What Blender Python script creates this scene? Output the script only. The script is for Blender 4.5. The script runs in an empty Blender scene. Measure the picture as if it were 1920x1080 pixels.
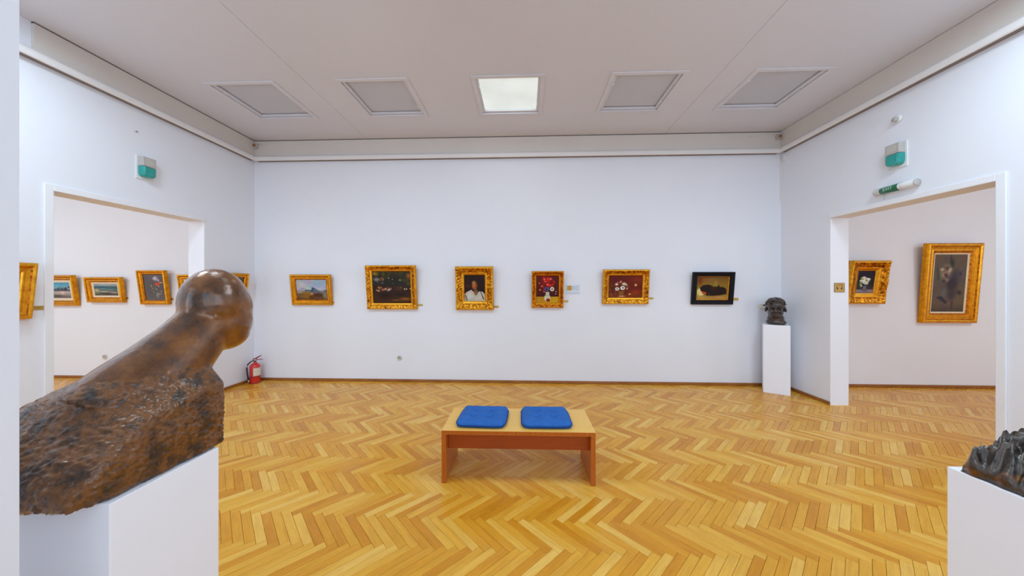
import bpy, bmesh, math, random
import numpy as np
from mathutils import Vector, Matrix, noise as mnoise

R = math.radians
PI = math.pi
random.seed(7)
S = bpy.context.scene
COL = S.collection

# ------------------------------------------------------------------ camera
cam_d = bpy.data.cameras.new('camera')
cam_d.sensor_width = 36.0
cam_d.lens = 36.0 * 610.0 / 1920.0
cam_d.shift_y = -3.0 / 1920.0
cam_d.clip_start = 0.02
cam = bpy.data.objects.new('camera', cam_d)
COL.objects.link(cam)
cam.location = (0, 0, 1.55)
cam.rotation_euler = (R(90), 0, R(2.2))
S.camera = cam

# ------------------------------------------------------------------ view / world
S.view_settings.view_transform = 'Standard'
S.view_settings.look = 'None'
S.view_settings.gamma = 1.0
S.view_settings.use_curve_mapping = False
S.view_settings.exposure = -0.02
S.cycles.max_bounces = 10
S.cycles.diffuse_bounces = 6
S.cycles.sample_clamp_indirect = 6.0

W = bpy.data.worlds.new('sky')
S.world = W
W.use_nodes = True
bg = W.node_tree.nodes['Background']
bg.inputs[0].default_value = (0.72, 0.84, 1.0, 1)
bg.inputs[1].default_value = 1.2

# room numbers
D = 5.22            # back wall
XL, XR = -4.47, 3.99
YR = -1.1           # rear wall with the windows
ZC = 3.95
OL, OR = -10.2, 9.2  # outer walls of the two side rooms
TH = 0.23

# rear windows (main room and side rooms): x0, x1, z0, z1
WINS = [(-3.9, -1.75, 0.85, 3.25), (-1.1, 1.1, 0.85, 3.25), (1.4, 3.5, 0.85, 3.25),
        (-9.2, -7.4, 0.85, 3.25), (-7.0, -5.2, 0.85, 3.25), (4.9, 6.6, 0.85, 3.25), (7.0, 8.7, 0.85, 3.25)]
DAY = [50, 18, 50, 48, 48, 34, 34]
DAYC = [(0.64, 0.89, 1.17)] * 3 + [(0.80, 0.93, 1.04)] * 2 + [(0.82, 0.90, 0.98)] * 2


def daylight(loc, rot, sx, sy, power, colr):
    l = bpy.data.lights.new('window_daylight', 'AREA')
    l.shape = 'RECTANGLE'
    l.size, l.size_y = sx, sy
    l.energy = power
    l.color = colr
    o = bpy.data.objects.new('window_daylight', l)
    COL.objects.link(o)
    o.location = loc
    o.rotation_euler = rot
    return o


for (x0, x1, z0, z1), e, c in zip(WINS, DAY, DAYC):
    daylight(((x0 + x1) / 2, YR - 0.05, (z0 + z1) / 2), (R(90), 0, 0), x1 - x0, z1 - z0, e, c)


# ------------------------------------------------------------------ helpers
def lin(r, g, b):
    def f(c):
        c /= 255.0
        return c / 12.92 if c <= 0.04045 else ((c + 0.055) / 1.055) ** 2.4
    return (f(r), f(g), f(b), 1.0)


class NT:
    def __init__(self, name):
        self.m = bpy.data.materials.new(name)
        self.m.use_nodes = True
        self.t = self.m.node_tree
        self.b = self.t.nodes['Principled BSDF']

    def n(self, typ, **kw):
        nd = self.t.nodes.new(typ)
        for k, v in kw.items():
            setattr(nd, k, v)
        return nd

    def l(self, a, b):
        self.t.links.new(a, b)

    def ramp(self, fac, stops):
        r = self.n('ShaderNodeValToRGB')
        e = r.color_ramp.elements
        while len(e) < len(stops):
            e.new(0.5)
        for i, (p, c) in enumerate(stops):
            e[i].position = p
            e[i].color = c
        self.l(fac, r.inputs[0])
        return r

    def noise(self, scale, detail=4, rough=0.55, coord='Object', vec=None):
        if vec is None:
            tc = self.n('ShaderNodeTexCoord')
            vec = tc.outputs[coord]
        nz = self.n('ShaderNodeTexNoise')
        nz.inputs['Scale'].default_value = scale
        nz.inputs['Detail'].default_value = detail
        nz.inputs['Roughness'].default_value = rough
        self.l(vec, nz.inputs['Vector'])
        return nz

    def bump(self, height, strength=0.3, dist=0.01):
        b = self.n('ShaderNodeBump')
        b.inputs['Strength'].default_value = strength
        b.inputs['Distance'].default_value = dist
        self.l(height, b.inputs['Height'])
        self.l(b.outputs[0], self.b.inputs['Normal'])
        return b

    def set(self, **kw):
        for k, v in kw.items():
            self.b.inputs[k.replace('_', ' ')].default_value = v
        return self


def simple(name, c, rough=0.5, metal=0.0, var=0.06, scale=8.0, bump=0.0, bscale=60.0, coat=0.0, spec=0.5):
    """procedural material: base colour with gentle noise variation and optional fine bump"""
    t = NT(name)
    c = tuple(c)
    a = tuple(max(0, x * (1 - var)) for x in c[:3]) + (1,)
    b = tuple(min(1, x * (1 + var)) for x in c[:3]) + (1,)
    nz = t.noise(scale)
    rp = t.ramp(nz.outputs[0], [(0.3, a), (0.7, b)])
    t.l(rp.outputs[0], t.b.inputs['Base Color'])
    t.set(Roughness=rough, Metallic=metal, Coat_Weight=coat)
    t.b.inputs['Specular IOR Level'].default_value = spec
    if bump:
        n2 = t.noise(bscale, 5)
        t.bump(n2.outputs[0], bump, 0.004)
    return t.m


M = {}
M['wall'] = simple('wall_paint', lin(233, 234, 240), 0.85, var=0.012, scale=1.2, bump=0.05, bscale=40, spec=0.2)
M['ceiling'] = simple('ceiling_paint', lin(216, 214, 220), 0.9, var=0.02, scale=0.8, bump=0.04, bscale=30, spec=0.15)
M['cornice'] = simple('cornice_paint', lin(232, 228, 226), 0.7, var=0.02, scale=1.5, spec=0.25)
M['pedestal'] = simple('pedestal_paint', lin(243, 244, 250), 0.6, var=0.015, scale=2.0, bump=0.03, bscale=30, spec=0.3)
M['trim'] = simple('trim_paint', lin(236, 236, 239), 0.5, var=0.01, spec=0.4)
M['white_plastic'] = simple('white_plastic', lin(228, 228, 226), 0.4, var=0.02)
M['cream_plastic'] = simple('cream_plastic', lin(214, 212, 200), 0.45, var=0.03)
M['grey_plastic'] = simple('grey_plastic', lin(184, 178, 172), 0.4, var=0.05, scale=30)
M['dark'] = simple('dark_plastic', lin(40, 40, 42), 0.5, var=0.1)
M['black_rubber'] = simple('black_rubber', lin(28, 28, 30), 0.55, var=0.1)
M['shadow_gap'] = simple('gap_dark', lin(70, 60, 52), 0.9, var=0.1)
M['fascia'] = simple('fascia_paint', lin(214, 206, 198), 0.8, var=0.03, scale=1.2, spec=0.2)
M['lip_shade'] = simple('painted_lip_shade', lin(136, 122, 114), 0.9, var=0.1)  # shade under the cornice lip, put in as a dark colour
M['baseboard'] = simple('baseboard_wood', lin(150, 92, 36), 0.4, var=0.2, scale=6, coat=0.3)
M['brass_plate'] = simple('brass_plate', lin(196, 160, 84), 0.4, metal=0.6, var=0.12, scale=60)
M['brass_sign'] = simple('brass_sign', lin(190, 152, 84), 0.45, metal=0.5, var=0.1, scale=40)
M['brass_sign_edge'] = simple('brass_sign_edge', lin(120, 96, 58), 0.45, metal=0.5, var=0.1, scale=40)
M['ink'] = simple('sign_ink', lin(74, 40, 16), 0.6, var=0.1)
M['ink_soft'] = simple('sign_ink_soft', lin(140, 106, 48), 0.6, var=0.1)
M['card'] = simple('info_card', lin(214, 220, 228), 0.35, var=0.02)
M['card_print'] = simple('info_card_print', lin(170, 178, 188), 0.5, var=0.05)
M['card_blue'] = simple('info_card_blue', lin(164, 190, 214), 0.5, var=0.05)
M['card_gold'] = simple('info_card_gold', lin(196, 148, 40), 0.5, var=0.15, scale=120)
M['diffuser_off'] = simple('diffuser_unlit', lin(196, 196, 202), 0.55, var=0.02, scale=3)
M['teal'] = simple('teal_lens', lin(0, 150, 142), 0.15, var=0.12, scale=14, coat=0.6)
M['sign_green'] = simple('sign_green', lin(16, 100, 66), 0.3, var=0.08, scale=20, coat=0.4)
M['sign_letters'] = simple('sign_letters', lin(170, 214, 190), 0.5, var=0.03)
M['red'] = simple('extinguisher_red', lin(206, 28, 24), 0.25, var=0.06, coat=0.6)
M['red_dark'] = simple('extinguisher_dark_red', lin(150, 24, 28), 0.35, var=0.06, coat=0.3)
M['label_paper'] = simple('label_paper', lin(216, 206, 188), 0.6, var=0.1, scale=40)
M['steel'] = simple('steel', lin(170, 168, 166), 0.3, metal=0.9, var=0.05)
M['cushion'] = simple('blue_cloth', lin(44, 98, 170), 0.8, var=0.12, scale=26, bump=0.25, bscale=400, spec=0.2)
M['cushion_edge_shade'] = simple('blue_piping_shade', lin(24, 62, 130), 0.85, var=0.1, scale=30, spec=0.2)  # navy piping colour paints in the shade along the cushion's lower edge
M['window_frame'] = simple('window_paint', lin(235, 235, 235), 0.45, var=0.01)


def mat_glow():
    t = NT('diffuser_lit')
    nz = t.noise(2.5, 2)
    rp = t.ramp(nz.outputs[0], [(0.3, lin(214, 226, 222)), (0.7, lin(230, 240, 240))])
    t.l(rp.outputs[0], t.b.inputs['Base Color'])
    t.l(rp.outputs[0], t.b.inputs['Emission Color'])
    t.set(Roughness=0.5, Emission_Strength=0.5)
    return t.m


def mat_glass():
    t = NT('window_glass')
    tr = t.n('ShaderNodeBsdfTransparent')
    gl = t.n('ShaderNodeBsdfGlossy')
    gl.inputs['Roughness'].default_value = 0.02
    mx = t.n('ShaderNodeMixShader')
    mx.inputs[0].default_value = 0.06
    t.l(tr.outputs[0], mx.inputs[1])
    t.l(gl.outputs[0], mx.inputs[2])
    t.l(mx.outputs[0], t.t.nodes['Material Output'].inputs['Surface'])
    return t.m


def mat_wood(name, c0, c1, rough, coat, scale=(3, 60, 60), axis=0):
    t = NT(name)
    tc = t.n('ShaderNodeTexCoord')
    mp = t.n('ShaderNodeMapping')
    mp.inputs['Scale'].default_value = scale
    t.l(tc.outputs['Object'], mp.inputs[0])
    nz = t.noise(1.0, 5, 0.6, vec=mp.outputs[0])
    rp = t.ramp(nz.outputs[0], [(0.3, c0), (0.7, c1)])
    t.l(rp.outputs[0], t.b.inputs['Base Color'])
    t.set(Roughness=rough, Coat_Weight=coat, Coat_Roughness=0.15)
    t.bump(nz.outputs[0], 0.05, 0.002)
    return t.m


def mat_parquet():
    t = NT('oak_parquet')
    oi = t.n('ShaderNodeObjectInfo')
    ge = t.n('ShaderNodeNewGeometry')
    ad = t.n('ShaderNodeMath', operation='ADD')
    t.l(oi.outputs['Random'], ad.inputs[0])
    t.l(ge.outputs['Random Per Island'], ad.inputs[1])
    fr = t.n('ShaderNodeMath', operation='FRACT')
    t.l(ad.outputs[0], fr.inputs[0])
    rnd = fr.outputs[0]
    uv = t.n('ShaderNodeUVMap')
    # grain: stretched noise offset per plank
    off = t.n('ShaderNodeCombineXYZ')
    m1 = t.n('ShaderNodeMath', operation='MULTIPLY')
    m1.inputs[1].default_value = 37.0
    t.l(rnd, m1.inputs[0])
    t.l(m1.outputs[0], off.inputs[0])
    t.l(m1.outputs[0], off.inputs[1])
    va = t.n('ShaderNodeVectorMath', operation='ADD')
    t.l(uv.outputs[0], va.inputs[0])
    t.l(off.outputs[0], va.inputs[1])
    mp = t.n('ShaderNodeMapping')
    mp.inputs['Scale'].default_value = (5, 70, 1)
    t.l(va.outputs[0], mp.inputs[0])
    nz = t.noise(1.0, 6, 0.6, vec=mp.outputs[0])
    mp2 = t.n('ShaderNodeMapping')
    mp2.inputs['Scale'].default_value = (3, 16, 1)
    t.l(va.outputs[0], mp2.inputs[0])
    nz2 = t.noise(1.0, 3, 0.5, vec=mp2.outputs[0])
    base = t.ramp(rnd, [(0.0, lin(208, 136, 20)), (0.25, lin(219, 151, 32)), (0.55, lin(226, 164, 46)),
                        (0.85, lin(233, 178, 68)), (1.0, lin(238, 190, 92))])
    g = t.ramp(nz.outputs[0], [(0.32, (0.70, 0.62, 0.5, 1)), (0.6, (1, 1, 1, 1))])
    mx = t.n('ShaderNodeMix', data_type='RGBA', blend_type='MULTIPLY')
    mx.inputs[0].default_value = 0.45
    t.l(base.outputs[0], mx.inputs[6])
    t.l(g.outputs[0], mx.inputs[7])
    g2 = t.ramp(nz2.outputs[0], [(0.35, (0.86, 0.78, 0.62, 1)), (0.65, (1, 1, 1, 1))])
    mx2 = t.n('ShaderNodeMix', data_type='RGBA', blend_type='MULTIPLY')
    mx2.inputs[0].default_value = 0.6
    t.l(mx.outputs[2], mx2.inputs[6])
    t.l(g2.outputs[0], mx2.inputs[7])
    t.l(mx2.outputs[2], t.b.inputs['Base Color'])
    rr = t.n('ShaderNodeMapRange')
    rr.inputs['To Min'].default_value = 0.2
    rr.inputs['To Max'].default_value = 0.36
    t.l(nz2.outputs[0], rr.inputs[0])
    t.l(rr.outputs[0], t.b.inputs['Roughness'])
    t.b.inputs['Specular IOR Level'].default_value = 0.4
    t.bump(nz.outputs[0], 0.06, 0.001)
    return t.m


def mat_bronze(name, stops, rough0, rough1, bscale, bstr, metal=0.75, scale=9.0):
    t = NT(name)
    nz = t.noise(scale, 8, 0.65)
    rp = t.ramp(nz.outputs[0], stops)
    t.l(rp.outputs[0], t.b.inputs['Base Color'])
    n2 = t.noise(bscale, 8, 0.7)
    rr = t.n('ShaderNodeMapRange')
    rr.inputs['To Min'].default_value = rough0
    rr.inputs['To Max'].default_value = rough1
    t.l(n2.outputs[0], rr.inputs[0])
    t.l(rr.outputs[0], t.b.inputs['Roughness'])
    t.set(Metallic=metal, Coat_Weight=0.8, Coat_Roughness=0.22)
    t.bump(n2.outputs[0], bstr, 0.01)
    return t.m


def mat_gold(name, c0, c1, scale=18, rough=0.32, metal=0.85, lo=0.36, hi=0.58):
    t = NT(name)
    nz = t.noise(scale, 6, 0.65)
    rp = t.ramp(nz.outputs[0], [(lo, c0), (hi, c1)])
    t.l(rp.outputs[0], t.b.inputs['Base Color'])
    t.set(Roughness=rough, Metallic=metal)
    n2 = t.noise(160, 4)
    t.bump(n2.outputs[0], 0.12, 0.003)
    return t.m


def mat_canvas():
    t = NT('painted_canvas')
    at = t.n('ShaderNodeVertexColor')
    at.layer_name = 'paint'
    nz = t.noise(220, 3)
    mr = t.n('ShaderNodeMapRange')
    mr.inputs['To Min'].default_value = 0.85
    mr.inputs['To Max'].default_value = 1.12
    t.l(nz.outputs[0], mr.inputs[0])
    mx = t.n('ShaderNodeMix', data_type='RGBA', blend_type='MULTIPLY')
    mx.inputs[0].default_value = 1.0
    t.l(at.outputs[0], mx.inputs[6])
    t.l(mr.outputs[0], mx.inputs[7])
    t.l(mx.outputs[2], t.b.inputs['Base Color'])
    t.set(Roughness=0.6)
    t.b.inputs['Specular IOR Level'].default_value = 0.25
    t.bump(nz.outputs[0], 0.15, 0.002)
    return t.m


M['diffuser_on'] = mat_glow()
M['glass'] = mat_glass()
M['parquet'] = mat_parquet()
M['bench_top'] = mat_wood('bench_beech', lin(230, 172, 66), lin(238, 188, 90), 0.35, 0.25, (3, 50, 50))
M['bench_side'] = mat_wood('bench_red_wood', lin(172, 82, 12), lin(192, 100, 24), 0.35, 0.3, (60, 60, 4))
M['bench_rail'] = mat_wood('bench_rail_wood', lin(150, 58, 4), lin(166, 68, 8), 0.4, 0.3, (3, 60, 60))
M['bronze'] = mat_bronze('brown_bronze', [(0.34, lin(34, 26, 22)), (0.45, lin(88, 54, 22)), (0.54, lin(136, 84, 32)),
                                         (0.64, lin(66, 48, 34))], 0.22, 0.5, 34, 0.9, metal=0.35, scale=14)
M['bronze_smooth'] = mat_bronze('polished_brown_bronze', [(0.34, lin(58, 36, 18)), (0.5, lin(112, 66, 20)), (0.66, lin(146, 92, 36))],
                                0.2, 0.36, 16, 0.12, metal=0.35)
M['bronze_dark'] = mat_bronze('dark_bronze', [(0.3, lin(34, 28, 26)), (0.55, lin(72, 58, 50)), (0.75, lin(96, 70, 44))],
                              0.3, 0.55, 40, 0.4)
M['bronze_wet'] = mat_bronze('glossy_dark_bronze', [(0.36, lin(22, 18, 16)), (0.48, lin(86, 76, 68)), (0.56, lin(52, 42, 36)), (0.66, lin(122, 76, 28))],
                             0.1, 0.26, 26, 0.55, metal=0.6, scale=16)
M['gold'] = mat_gold('gilt_gold', lin(186, 110, 8), lin(234, 158, 26), lo=0.28, hi=0.66)
M['gold_dark'] = mat_gold('gilt_antique', lin(96, 40, 6), lin(236, 160, 34), scale=30)
M['gold_red'] = mat_gold('gilt_red_bole', lin(110, 36, 4), lin(214, 124, 18), scale=30)
M['gold_light'] = mat_gold('gilt_pale', lin(206, 132, 22), lin(244, 182, 52), rough=0.36, lo=0.28, hi=0.66)
M['black_frame'] = simple('black_lacquer', lin(10, 8, 18), 0.5, var=0.1, spec=0.2)
M['liner_cream'] = simple('cream_liner', lin(226, 208, 172), 0.7, var=0.04)
M['canvas'] = mat_canvas()


def obj(name, bm, mat=None, parent=None, smooth=False, loc=None, rot=None):
    me = bpy.data.meshes.new(name)
    bmesh.ops.recalc_face_normals(bm, faces=bm.faces[:])
    bm.to_mesh(me)
    bm.free()
    if mat is not None:
        me.materials.append(M[mat] if isinstance(mat, str) else mat)
    if smooth:
        for p in me.polygons:
            p.use_smooth = True
    o = bpy.data.objects.new(name, me)
    COL.objects.link(o)
    if parent is not None:
        o.parent = parent
    if loc is not None:
        o.location = loc
    if rot is not None:
        o.rotation_euler = rot
    return o


def tag(o, label, cat, group=None):
    o['label'] = label
    o['category'] = cat
    if group:
        o['group'] = group
    return o


def thing(name, label, cat, loc=(0, 0, 0), rot=(0, 0, 0), group=None):
    o = bpy.data.objects.new(name, None)
    o.empty_display_size = 0.1
    COL.objects.link(o)
    o.location = loc
    o.rotation_euler = rot
    return tag(o, label, cat, group)


def struct(o, label=None):
    o['kind'] = 'structure'
    if label:
        o['label'] = label
    return o


def box(bm, x0, x1, y0, y1, z0, z1, bev=0.0):
    r = bmesh.ops.create_cube(bm, size=1.0)
    vs = r['verts']
    for v in vs:
        v.co = Vector(((x0 + x1) / 2 + v.co.x * (x1 - x0), (y0 + y1) / 2 + v.co.y * (y1 - y0), (z0 + z1) / 2 + v.co.z * (z1 - z0)))
    if bev:
        es = list({e for v in vs for e in v.link_edges})
        bmesh.ops.bevel(bm, geom=es, offset=bev, segments=2, affect='EDGES', profile=0.5)
    return bm


def bx(x0, x1, y0, y1, z0, z1, bev=0.0):
    return box(bmesh.new(), x0, x1, y0, y1, z0, z1, bev)


def lathe(bm, prof, seg=24, center=(0, 0, 0)):
    rings = []
    for r, z in prof:
        if r < 1e-6:
            rings.append([bm.verts.new((center[0], center[1], center[2] + z))])
        else:
            rings.append([bm.verts.new((center[0] + r * math.cos(2 * PI * i / seg), center[1] + r * math.sin(2 * PI * i / seg), center[2] + z)) for i in range(seg)])
    for a, b in zip(rings, rings[1:]):
        for i in range(seg):
            j = (i + 1) % seg
            if len(a) == 1 and len(b) > 1:
                bm.faces.new((a[0], b[i], b[j]))
            elif len(b) == 1 and len(a) > 1:
                bm.faces.new((a[i], a[j], b[0]))
            elif len(a) > 1:
                bm.faces.new((a[i], a[j], b[j], b[i]))
    return bm


def tube(bm, pts, rad, seg=8):
    pts = [Vector(p) for p in pts]
    rings = []
    up = Vector((0, 0, 1))
    for i, p in enumerate(pts):
        d = (pts[min(i + 1, len(pts) - 1)] - pts[max(i - 1, 0)]).normalized()
        a = d.cross(up if abs(d.z) < 0.95 else Vector((1, 0, 0))).normalized()
        b = d.cross(a)
        r = rad[i] if isinstance(rad, (list, tuple)) else rad
        rings.append([bm.verts.new(p + a * r * math.cos(2 * PI * k / seg) + b * r * math.sin(2 * PI * k / seg)) for k in range(seg)])
    for a, b in zip(rings, rings[1:]):
        for k in range(seg):
            bm.faces.new((a[k], a[(k + 1) % seg], b[(k + 1) % seg], b[k]))
    bm.faces.new(rings[0])
    bm.faces.new(rings[-1])
    return bm


def xform(bm, mtx):
    bmesh.ops.transform(bm, matrix=mtx, verts=bm.verts[:])
    return bm


# ------------------------------------------------------------------ room shell
def wall_with_holes_x(bm, x0, x1, y0, y1, z1, holes):
    """wall along y at x0..x1 with full-height-from-floor openings (ya, yb, ztop)"""
    cur = y0
    for ya, yb, zt in sorted(holes):
        box(bm, x0, x1, cur, ya, 0, z1)
        box(bm, x0, x1, ya, yb, zt, z1)
        cur = yb
    box(bm, x0, x1, cur, y1, 0, z1)
    return bm


ZT = ZC + 0.25
LD = (2.915, 4.376, 2.455)   # left opening y0, y1, top
RD = (2.905, 4.404, 2.44)    # right opening

struct(obj('wall_back', bx(OL, OR, D, D + 0.25, 0, ZT), 'wall'))
struct(obj('wall_left', wall_with_holes_x(bmesh.new(), XL - TH, XL, YR, D, ZT, [LD]), 'wall'))
struct(obj('wall_right', wall_with_holes_x(bmesh.new(), XR, XR + TH, YR, D, ZT, [RD]), 'wall'))
struct(obj('wall_outer_left', bx(OL - 0.25, OL, YR, D, 0, ZT), 'wall'))
struct(obj('wall_outer_right', bx(OR, OR + 0.25, YR, D, 0, ZT), 'wall'))
bm = bmesh.new()
cur = OL
for x0, x1, z0, z1 in sorted(WINS):
    box(bm, cur, x0, YR - 0.25, YR, 0, ZT)
    box(bm, x0, x1, YR - 0.25, YR, 0, z0)
    box(bm, x0, x1, YR - 0.25, YR, z1, ZT)
    cur = x1
box(bm, cur, OR, YR - 0.25, YR, 0, ZT)
struct(obj('wall_rear', bm, 'wall'))
for i, (x0, x1, z0, z1) in enumerate(WINS):
    w = bpy.data.objects.new('window_%d' % (i + 1), None)
    COL.objects.link(w)
    w.location = ((x0 + x1) / 2, YR - 0.1, z0)
    struct(w)
    hw, hh = (x1 - x0) / 2, z1 - z0
    f = bmesh.new()
    for a, b, c, d in ((-hw, -hw + .06, 0, hh), (hw - .06, hw, 0, hh), (-hw + .06, hw - .06, 0, .06), (-hw + .06, hw - .06, hh - .06, hh), (-.03, .03, .06, hh - .06), (-hw + .06, -.03, hh * .7, hh * .7 + .05), (.03, hw - .06, hh * .7, hh * .7 + .05)):
        box(f, a, b, 0.08, 0.13, c, d)
    obj('window_frame', f, 'window_frame', w)
    obj('glass_pane', bx(-hw + .06, -.03, .10, .106, .06, hh * .7), 'glass', w)
    obj('glass_pane', bx(.03, hw - .06, .10, .106, .06, hh * .7), 'glass', w)
    obj('glass_pane', bx(-hw + .06, -.03, .10, .106, hh * .7 + .05, hh - .06), 'glass', w)
    obj('glass_pane', bx(.03, hw - .06, .10, .106, hh * .7 + .05, hh - .06), 'glass', w)

# near pillar whose side just enters the frame at the left
struct(obj('wall_pillar', bx(-1.62, -1.187, 0.46, 0.72, 0, ZC), 'wall'))

# ceiling: three panels with shadow joints, holes for the five lights
LX = [-3.36, -1.775, -0.19, 1.41, 2.985]
LY0, LY1 = 3.70, 4.52
LH = 0.41
ceil = bpy.data.objects.new('ceiling', None)
COL.objects.link(ceil)
ceil.location = (0, 0, ZC)
struct(ceil)


NEAR = (1.50, 2.32)   # nearer row of lamps, above the viewer


def ceiling_panel(x0, x1, holes, near=None):
    bm = bmesh.new()
    rows = [(NEAR, near if near is not None else holes), ((LY0, LY1), holes)]
    y = YR
    for (a, b), hs in rows:
        box(bm, x0, x1, y, a, 0, 0.12)
        cur = x0
        for c in hs:
            box(bm, cur, c - LH, a, b, 0, 0.12)
            cur = c + LH
        box(bm, cur, x1, a, b, 0, 0.12)
        y = b
    box(bm, x0, x1, y, D, 0, 0.12)
    return obj('ceiling_panel', bm, 'ceiling', ceil)


def ceiling_lamp(x, power, colr):
    # lit lamp of the nearer row: trim ring and diffuser panel set into the ceiling
    yc = (NEAR[0] + NEAR[1]) / 2
    bm = bmesh.new()
    o, i = LH + 0.02, LH - 0.028
    for q in ((-o, o, -o, -i), (-o, o, i, o), (-o, -i, -i, i), (i, o, -i, i)):
        box(bm, x + q[0], x + q[1], yc + q[2], yc + q[3], -0.012, 0.0)
    obj('lamp_trim', bm, 'ceiling', ceil)
    obj('lamp_diffuser', bx(x - LH + .002, x + LH - .002, yc - LH + .002, yc + LH - .002, 0.03, 0.038), 'diffuser_on', ceil)
    l = bpy.data.lights.new('ceiling_lamp_light', 'AREA')
    l.shape = 'SQUARE'
    l.size = 0.7
    l.energy = power
    l.color = colr
    lo = bpy.data.objects.new('ceiling_lamp_light', l)
    COL.objects.link(lo)
    lo.parent = ceil
    lo.location = (x, yc, 0.02)


G = 0.004
ceiling_panel(XL, -2.565 - G, LX[:1])
ceiling_panel(-2.565 + G, 2.2 - G, LX[1:4])
ceiling_panel(2.2 + G, XR, LX[4:])
ceiling_panel(OL, XL - TH, [], [-8.3])
ceiling_panel(XR + TH, OR, [], [7.4])
LAMPC = (0.69, 0.88, 1.03)
for x, pw in zip(LX, (44, 21, 3, 21, 44)):
    ceiling_lamp(x, pw, LAMPC)
ceiling_lamp(-8.3, 90, (0.76, 0.93, 1.06))
ceiling_lamp(7.4, 62, (0.82, 0.92, 1.0))
obj('ceiling_backing', bx(OL, OR, YR, D, 0.125, 0.2), 'ceiling', ceil)
for x in (-2.565, 2.2):
    obj('joint_strip', bx(x - G, x + G, YR, D, 0.004, 0.03), 'ceiling', ceil)

# cornice: fascia with a shadow gap under the ceiling, and a projecting lip
FP, LP = 0.03, 0.085
zl0, zl1 = 3.60, 3.69


def lip_profile(p):
    # (projection from the wall, height) of the lip, top slope then round nose and a set-back foot
    return [(0.0, zl0 + 0.06), (p - .024, zl0 + 0.06), (p - .022, zl0), (p - .006, zl0), (p, zl0 + 0.008), (p, zl0 + 0.05), (p * .9, zl0 + 0.066), (FP, zl1 + 0.012), (0.0, zl1 + 0.012)]


def lip(axis, wall, sign, a, b):
    bm = bmesh.new()
    r0, r1 = [], []
    for d, z in lip_profile(LP):
        m = d  # mitre into the back corner
        if axis == 'x':
            r0.append(bm.verts.new((a + m, wall + sign * d, z)))
            r1.append(bm.verts.new((b - m, wall + sign * d, z)))
        else:
            r0.append(bm.verts.new((wall + sign * d, a, z)))
            r1.append(bm.verts.new((wall + sign * d, b - m, z)))
    n = len(r0)
    for i in range(n):
        j = (i + 1) % n
        bm.faces.new((r0[i], r0[j], r1[j], r1[i]))
    bm.faces.new(r0)
    bm.faces.new(r1)
    return bm


def trim(name, bm, mat='cornice'):
    return struct(obj(name, bm, mat))


c1 = trim('trim_1', bx(XL, XR, D - FP, D, zl1, ZC - 0.014), 'fascia')
obj('cornice_lip', lip('x', D, -1, XL, XR), 'cornice', c1)
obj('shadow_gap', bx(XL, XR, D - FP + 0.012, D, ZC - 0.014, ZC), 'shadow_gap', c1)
obj('painted_lip_shade', bx(XL + LP, XR - LP, D - LP + 0.023, D, zl0 + 0.003, zl0 + 0.05), 'lip_shade', c1)  # dark-painted strip for the shadow line below the lip
c2 = trim('trim_2', bx(XL, XL + FP, 2.78, D - FP, zl1, ZC - 0.014), 'fascia')
obj('cornice_lip', lip('y', XL, 1, YR, D), 'cornice', c2)
obj('painted_lip_shade', bx(XL, XL + LP - 0.023, YR, D - LP, zl0 + 0.003, zl0 + 0.05), 'lip_shade', c2)
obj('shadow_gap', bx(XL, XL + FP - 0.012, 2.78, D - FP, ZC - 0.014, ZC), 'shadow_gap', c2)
c3 = trim('trim_3', bx(XR - FP, XR, YR, D - FP, zl1, ZC - 0.005), 'fascia')
obj('cornice_lip', lip('y', XR, -1, YR, D), 'cornice', c3)
obj('painted_lip_shade', bx(XR - LP + 0.023, XR, YR, D - LP, zl0 + 0.003, zl0 + 0.05), 'lip_shade', c3)

# opening casings
for nm, xa, xb, (y0, y1, zt) in (('trim_4', XL, XL + 0.014, LD), ('trim_5', XR - 0.014, XR, RD)):
    bm = bmesh.new()
    box(bm, xa, xb, y0 - 0.06, y0, 0, zt + 0.06, 0.004)
    box(bm, xa, xb, y0, y1, zt, zt + 0.06, 0.004)
    trim(nm, bm, 'trim')

# baseboards
BB = 0.045


def base(name, *segs):
    bm = bmesh.new()
    for s in segs:
        box(bm, s[0], s[1], s[2], s[3], 0, BB, 0.004)
    return trim(name, bm, 'baseboard')


base('baseboard_back', (XL, XR, D - 0.018, D))
base('baseboard_left', (XL, XL + 0.018, YR, LD[0] - 0.06), (XL, XL + 0.018, LD[1], D - 0.018))
base('baseboard_right', (XR - 0.018, XR, YR, RD[0] - 0.06), (XR - 0.018, XR, RD[1], D - 0.018))
base('baseboard_back_left_room', (OL, XL - TH, D - 0.018, D))
base('baseboard_back_right_room', (XR + TH, OR, D - 0.018, D))

# ------------------------------------------------------------------ floor: herringbone oak strips
PL, PW = 0.347, 0.0513
gap = 0.0007
floor = struct(obj('floor', bx(OL - 0.25, OR + 0.25, YR - 0.25, D + 0.25, -0.1, -0.012), 'shadow_gap'))
s2 = math.sqrt(0.5)
Hd = Vector((s2, -s2, 0))
Vd = Vector((s2, s2, 0))
yph = 2.14
planks = []   # centre x, centre y, angle
nrow = int((D - YR) / (PL * math.sqrt(2))) + 4
for r in range(-3, nrow):
    y0 = yph % (PL * math.sqrt(2)) + YR - (YR % (PL * math.sqrt(2))) + r * PL * math.sqrt(2)
    nk = int((OR - OL) / (PW * math.sqrt(2))) + 8
    for k in range(-6, nk):
        bxk = OL + k * PW * math.sqrt(2)
        o = Vector((bxk, y0, 0))
        h = o + Hd * (PL / 2) + Vd * (PW / 2)
        v = o + Hd * (PL + PW / 2) + Vd * (PW - PL / 2)
        planks.append((h.x, h.y, -PI / 4))
        planks.append((v.x, v.y, PI / 4))
mg = 0.13
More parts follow.
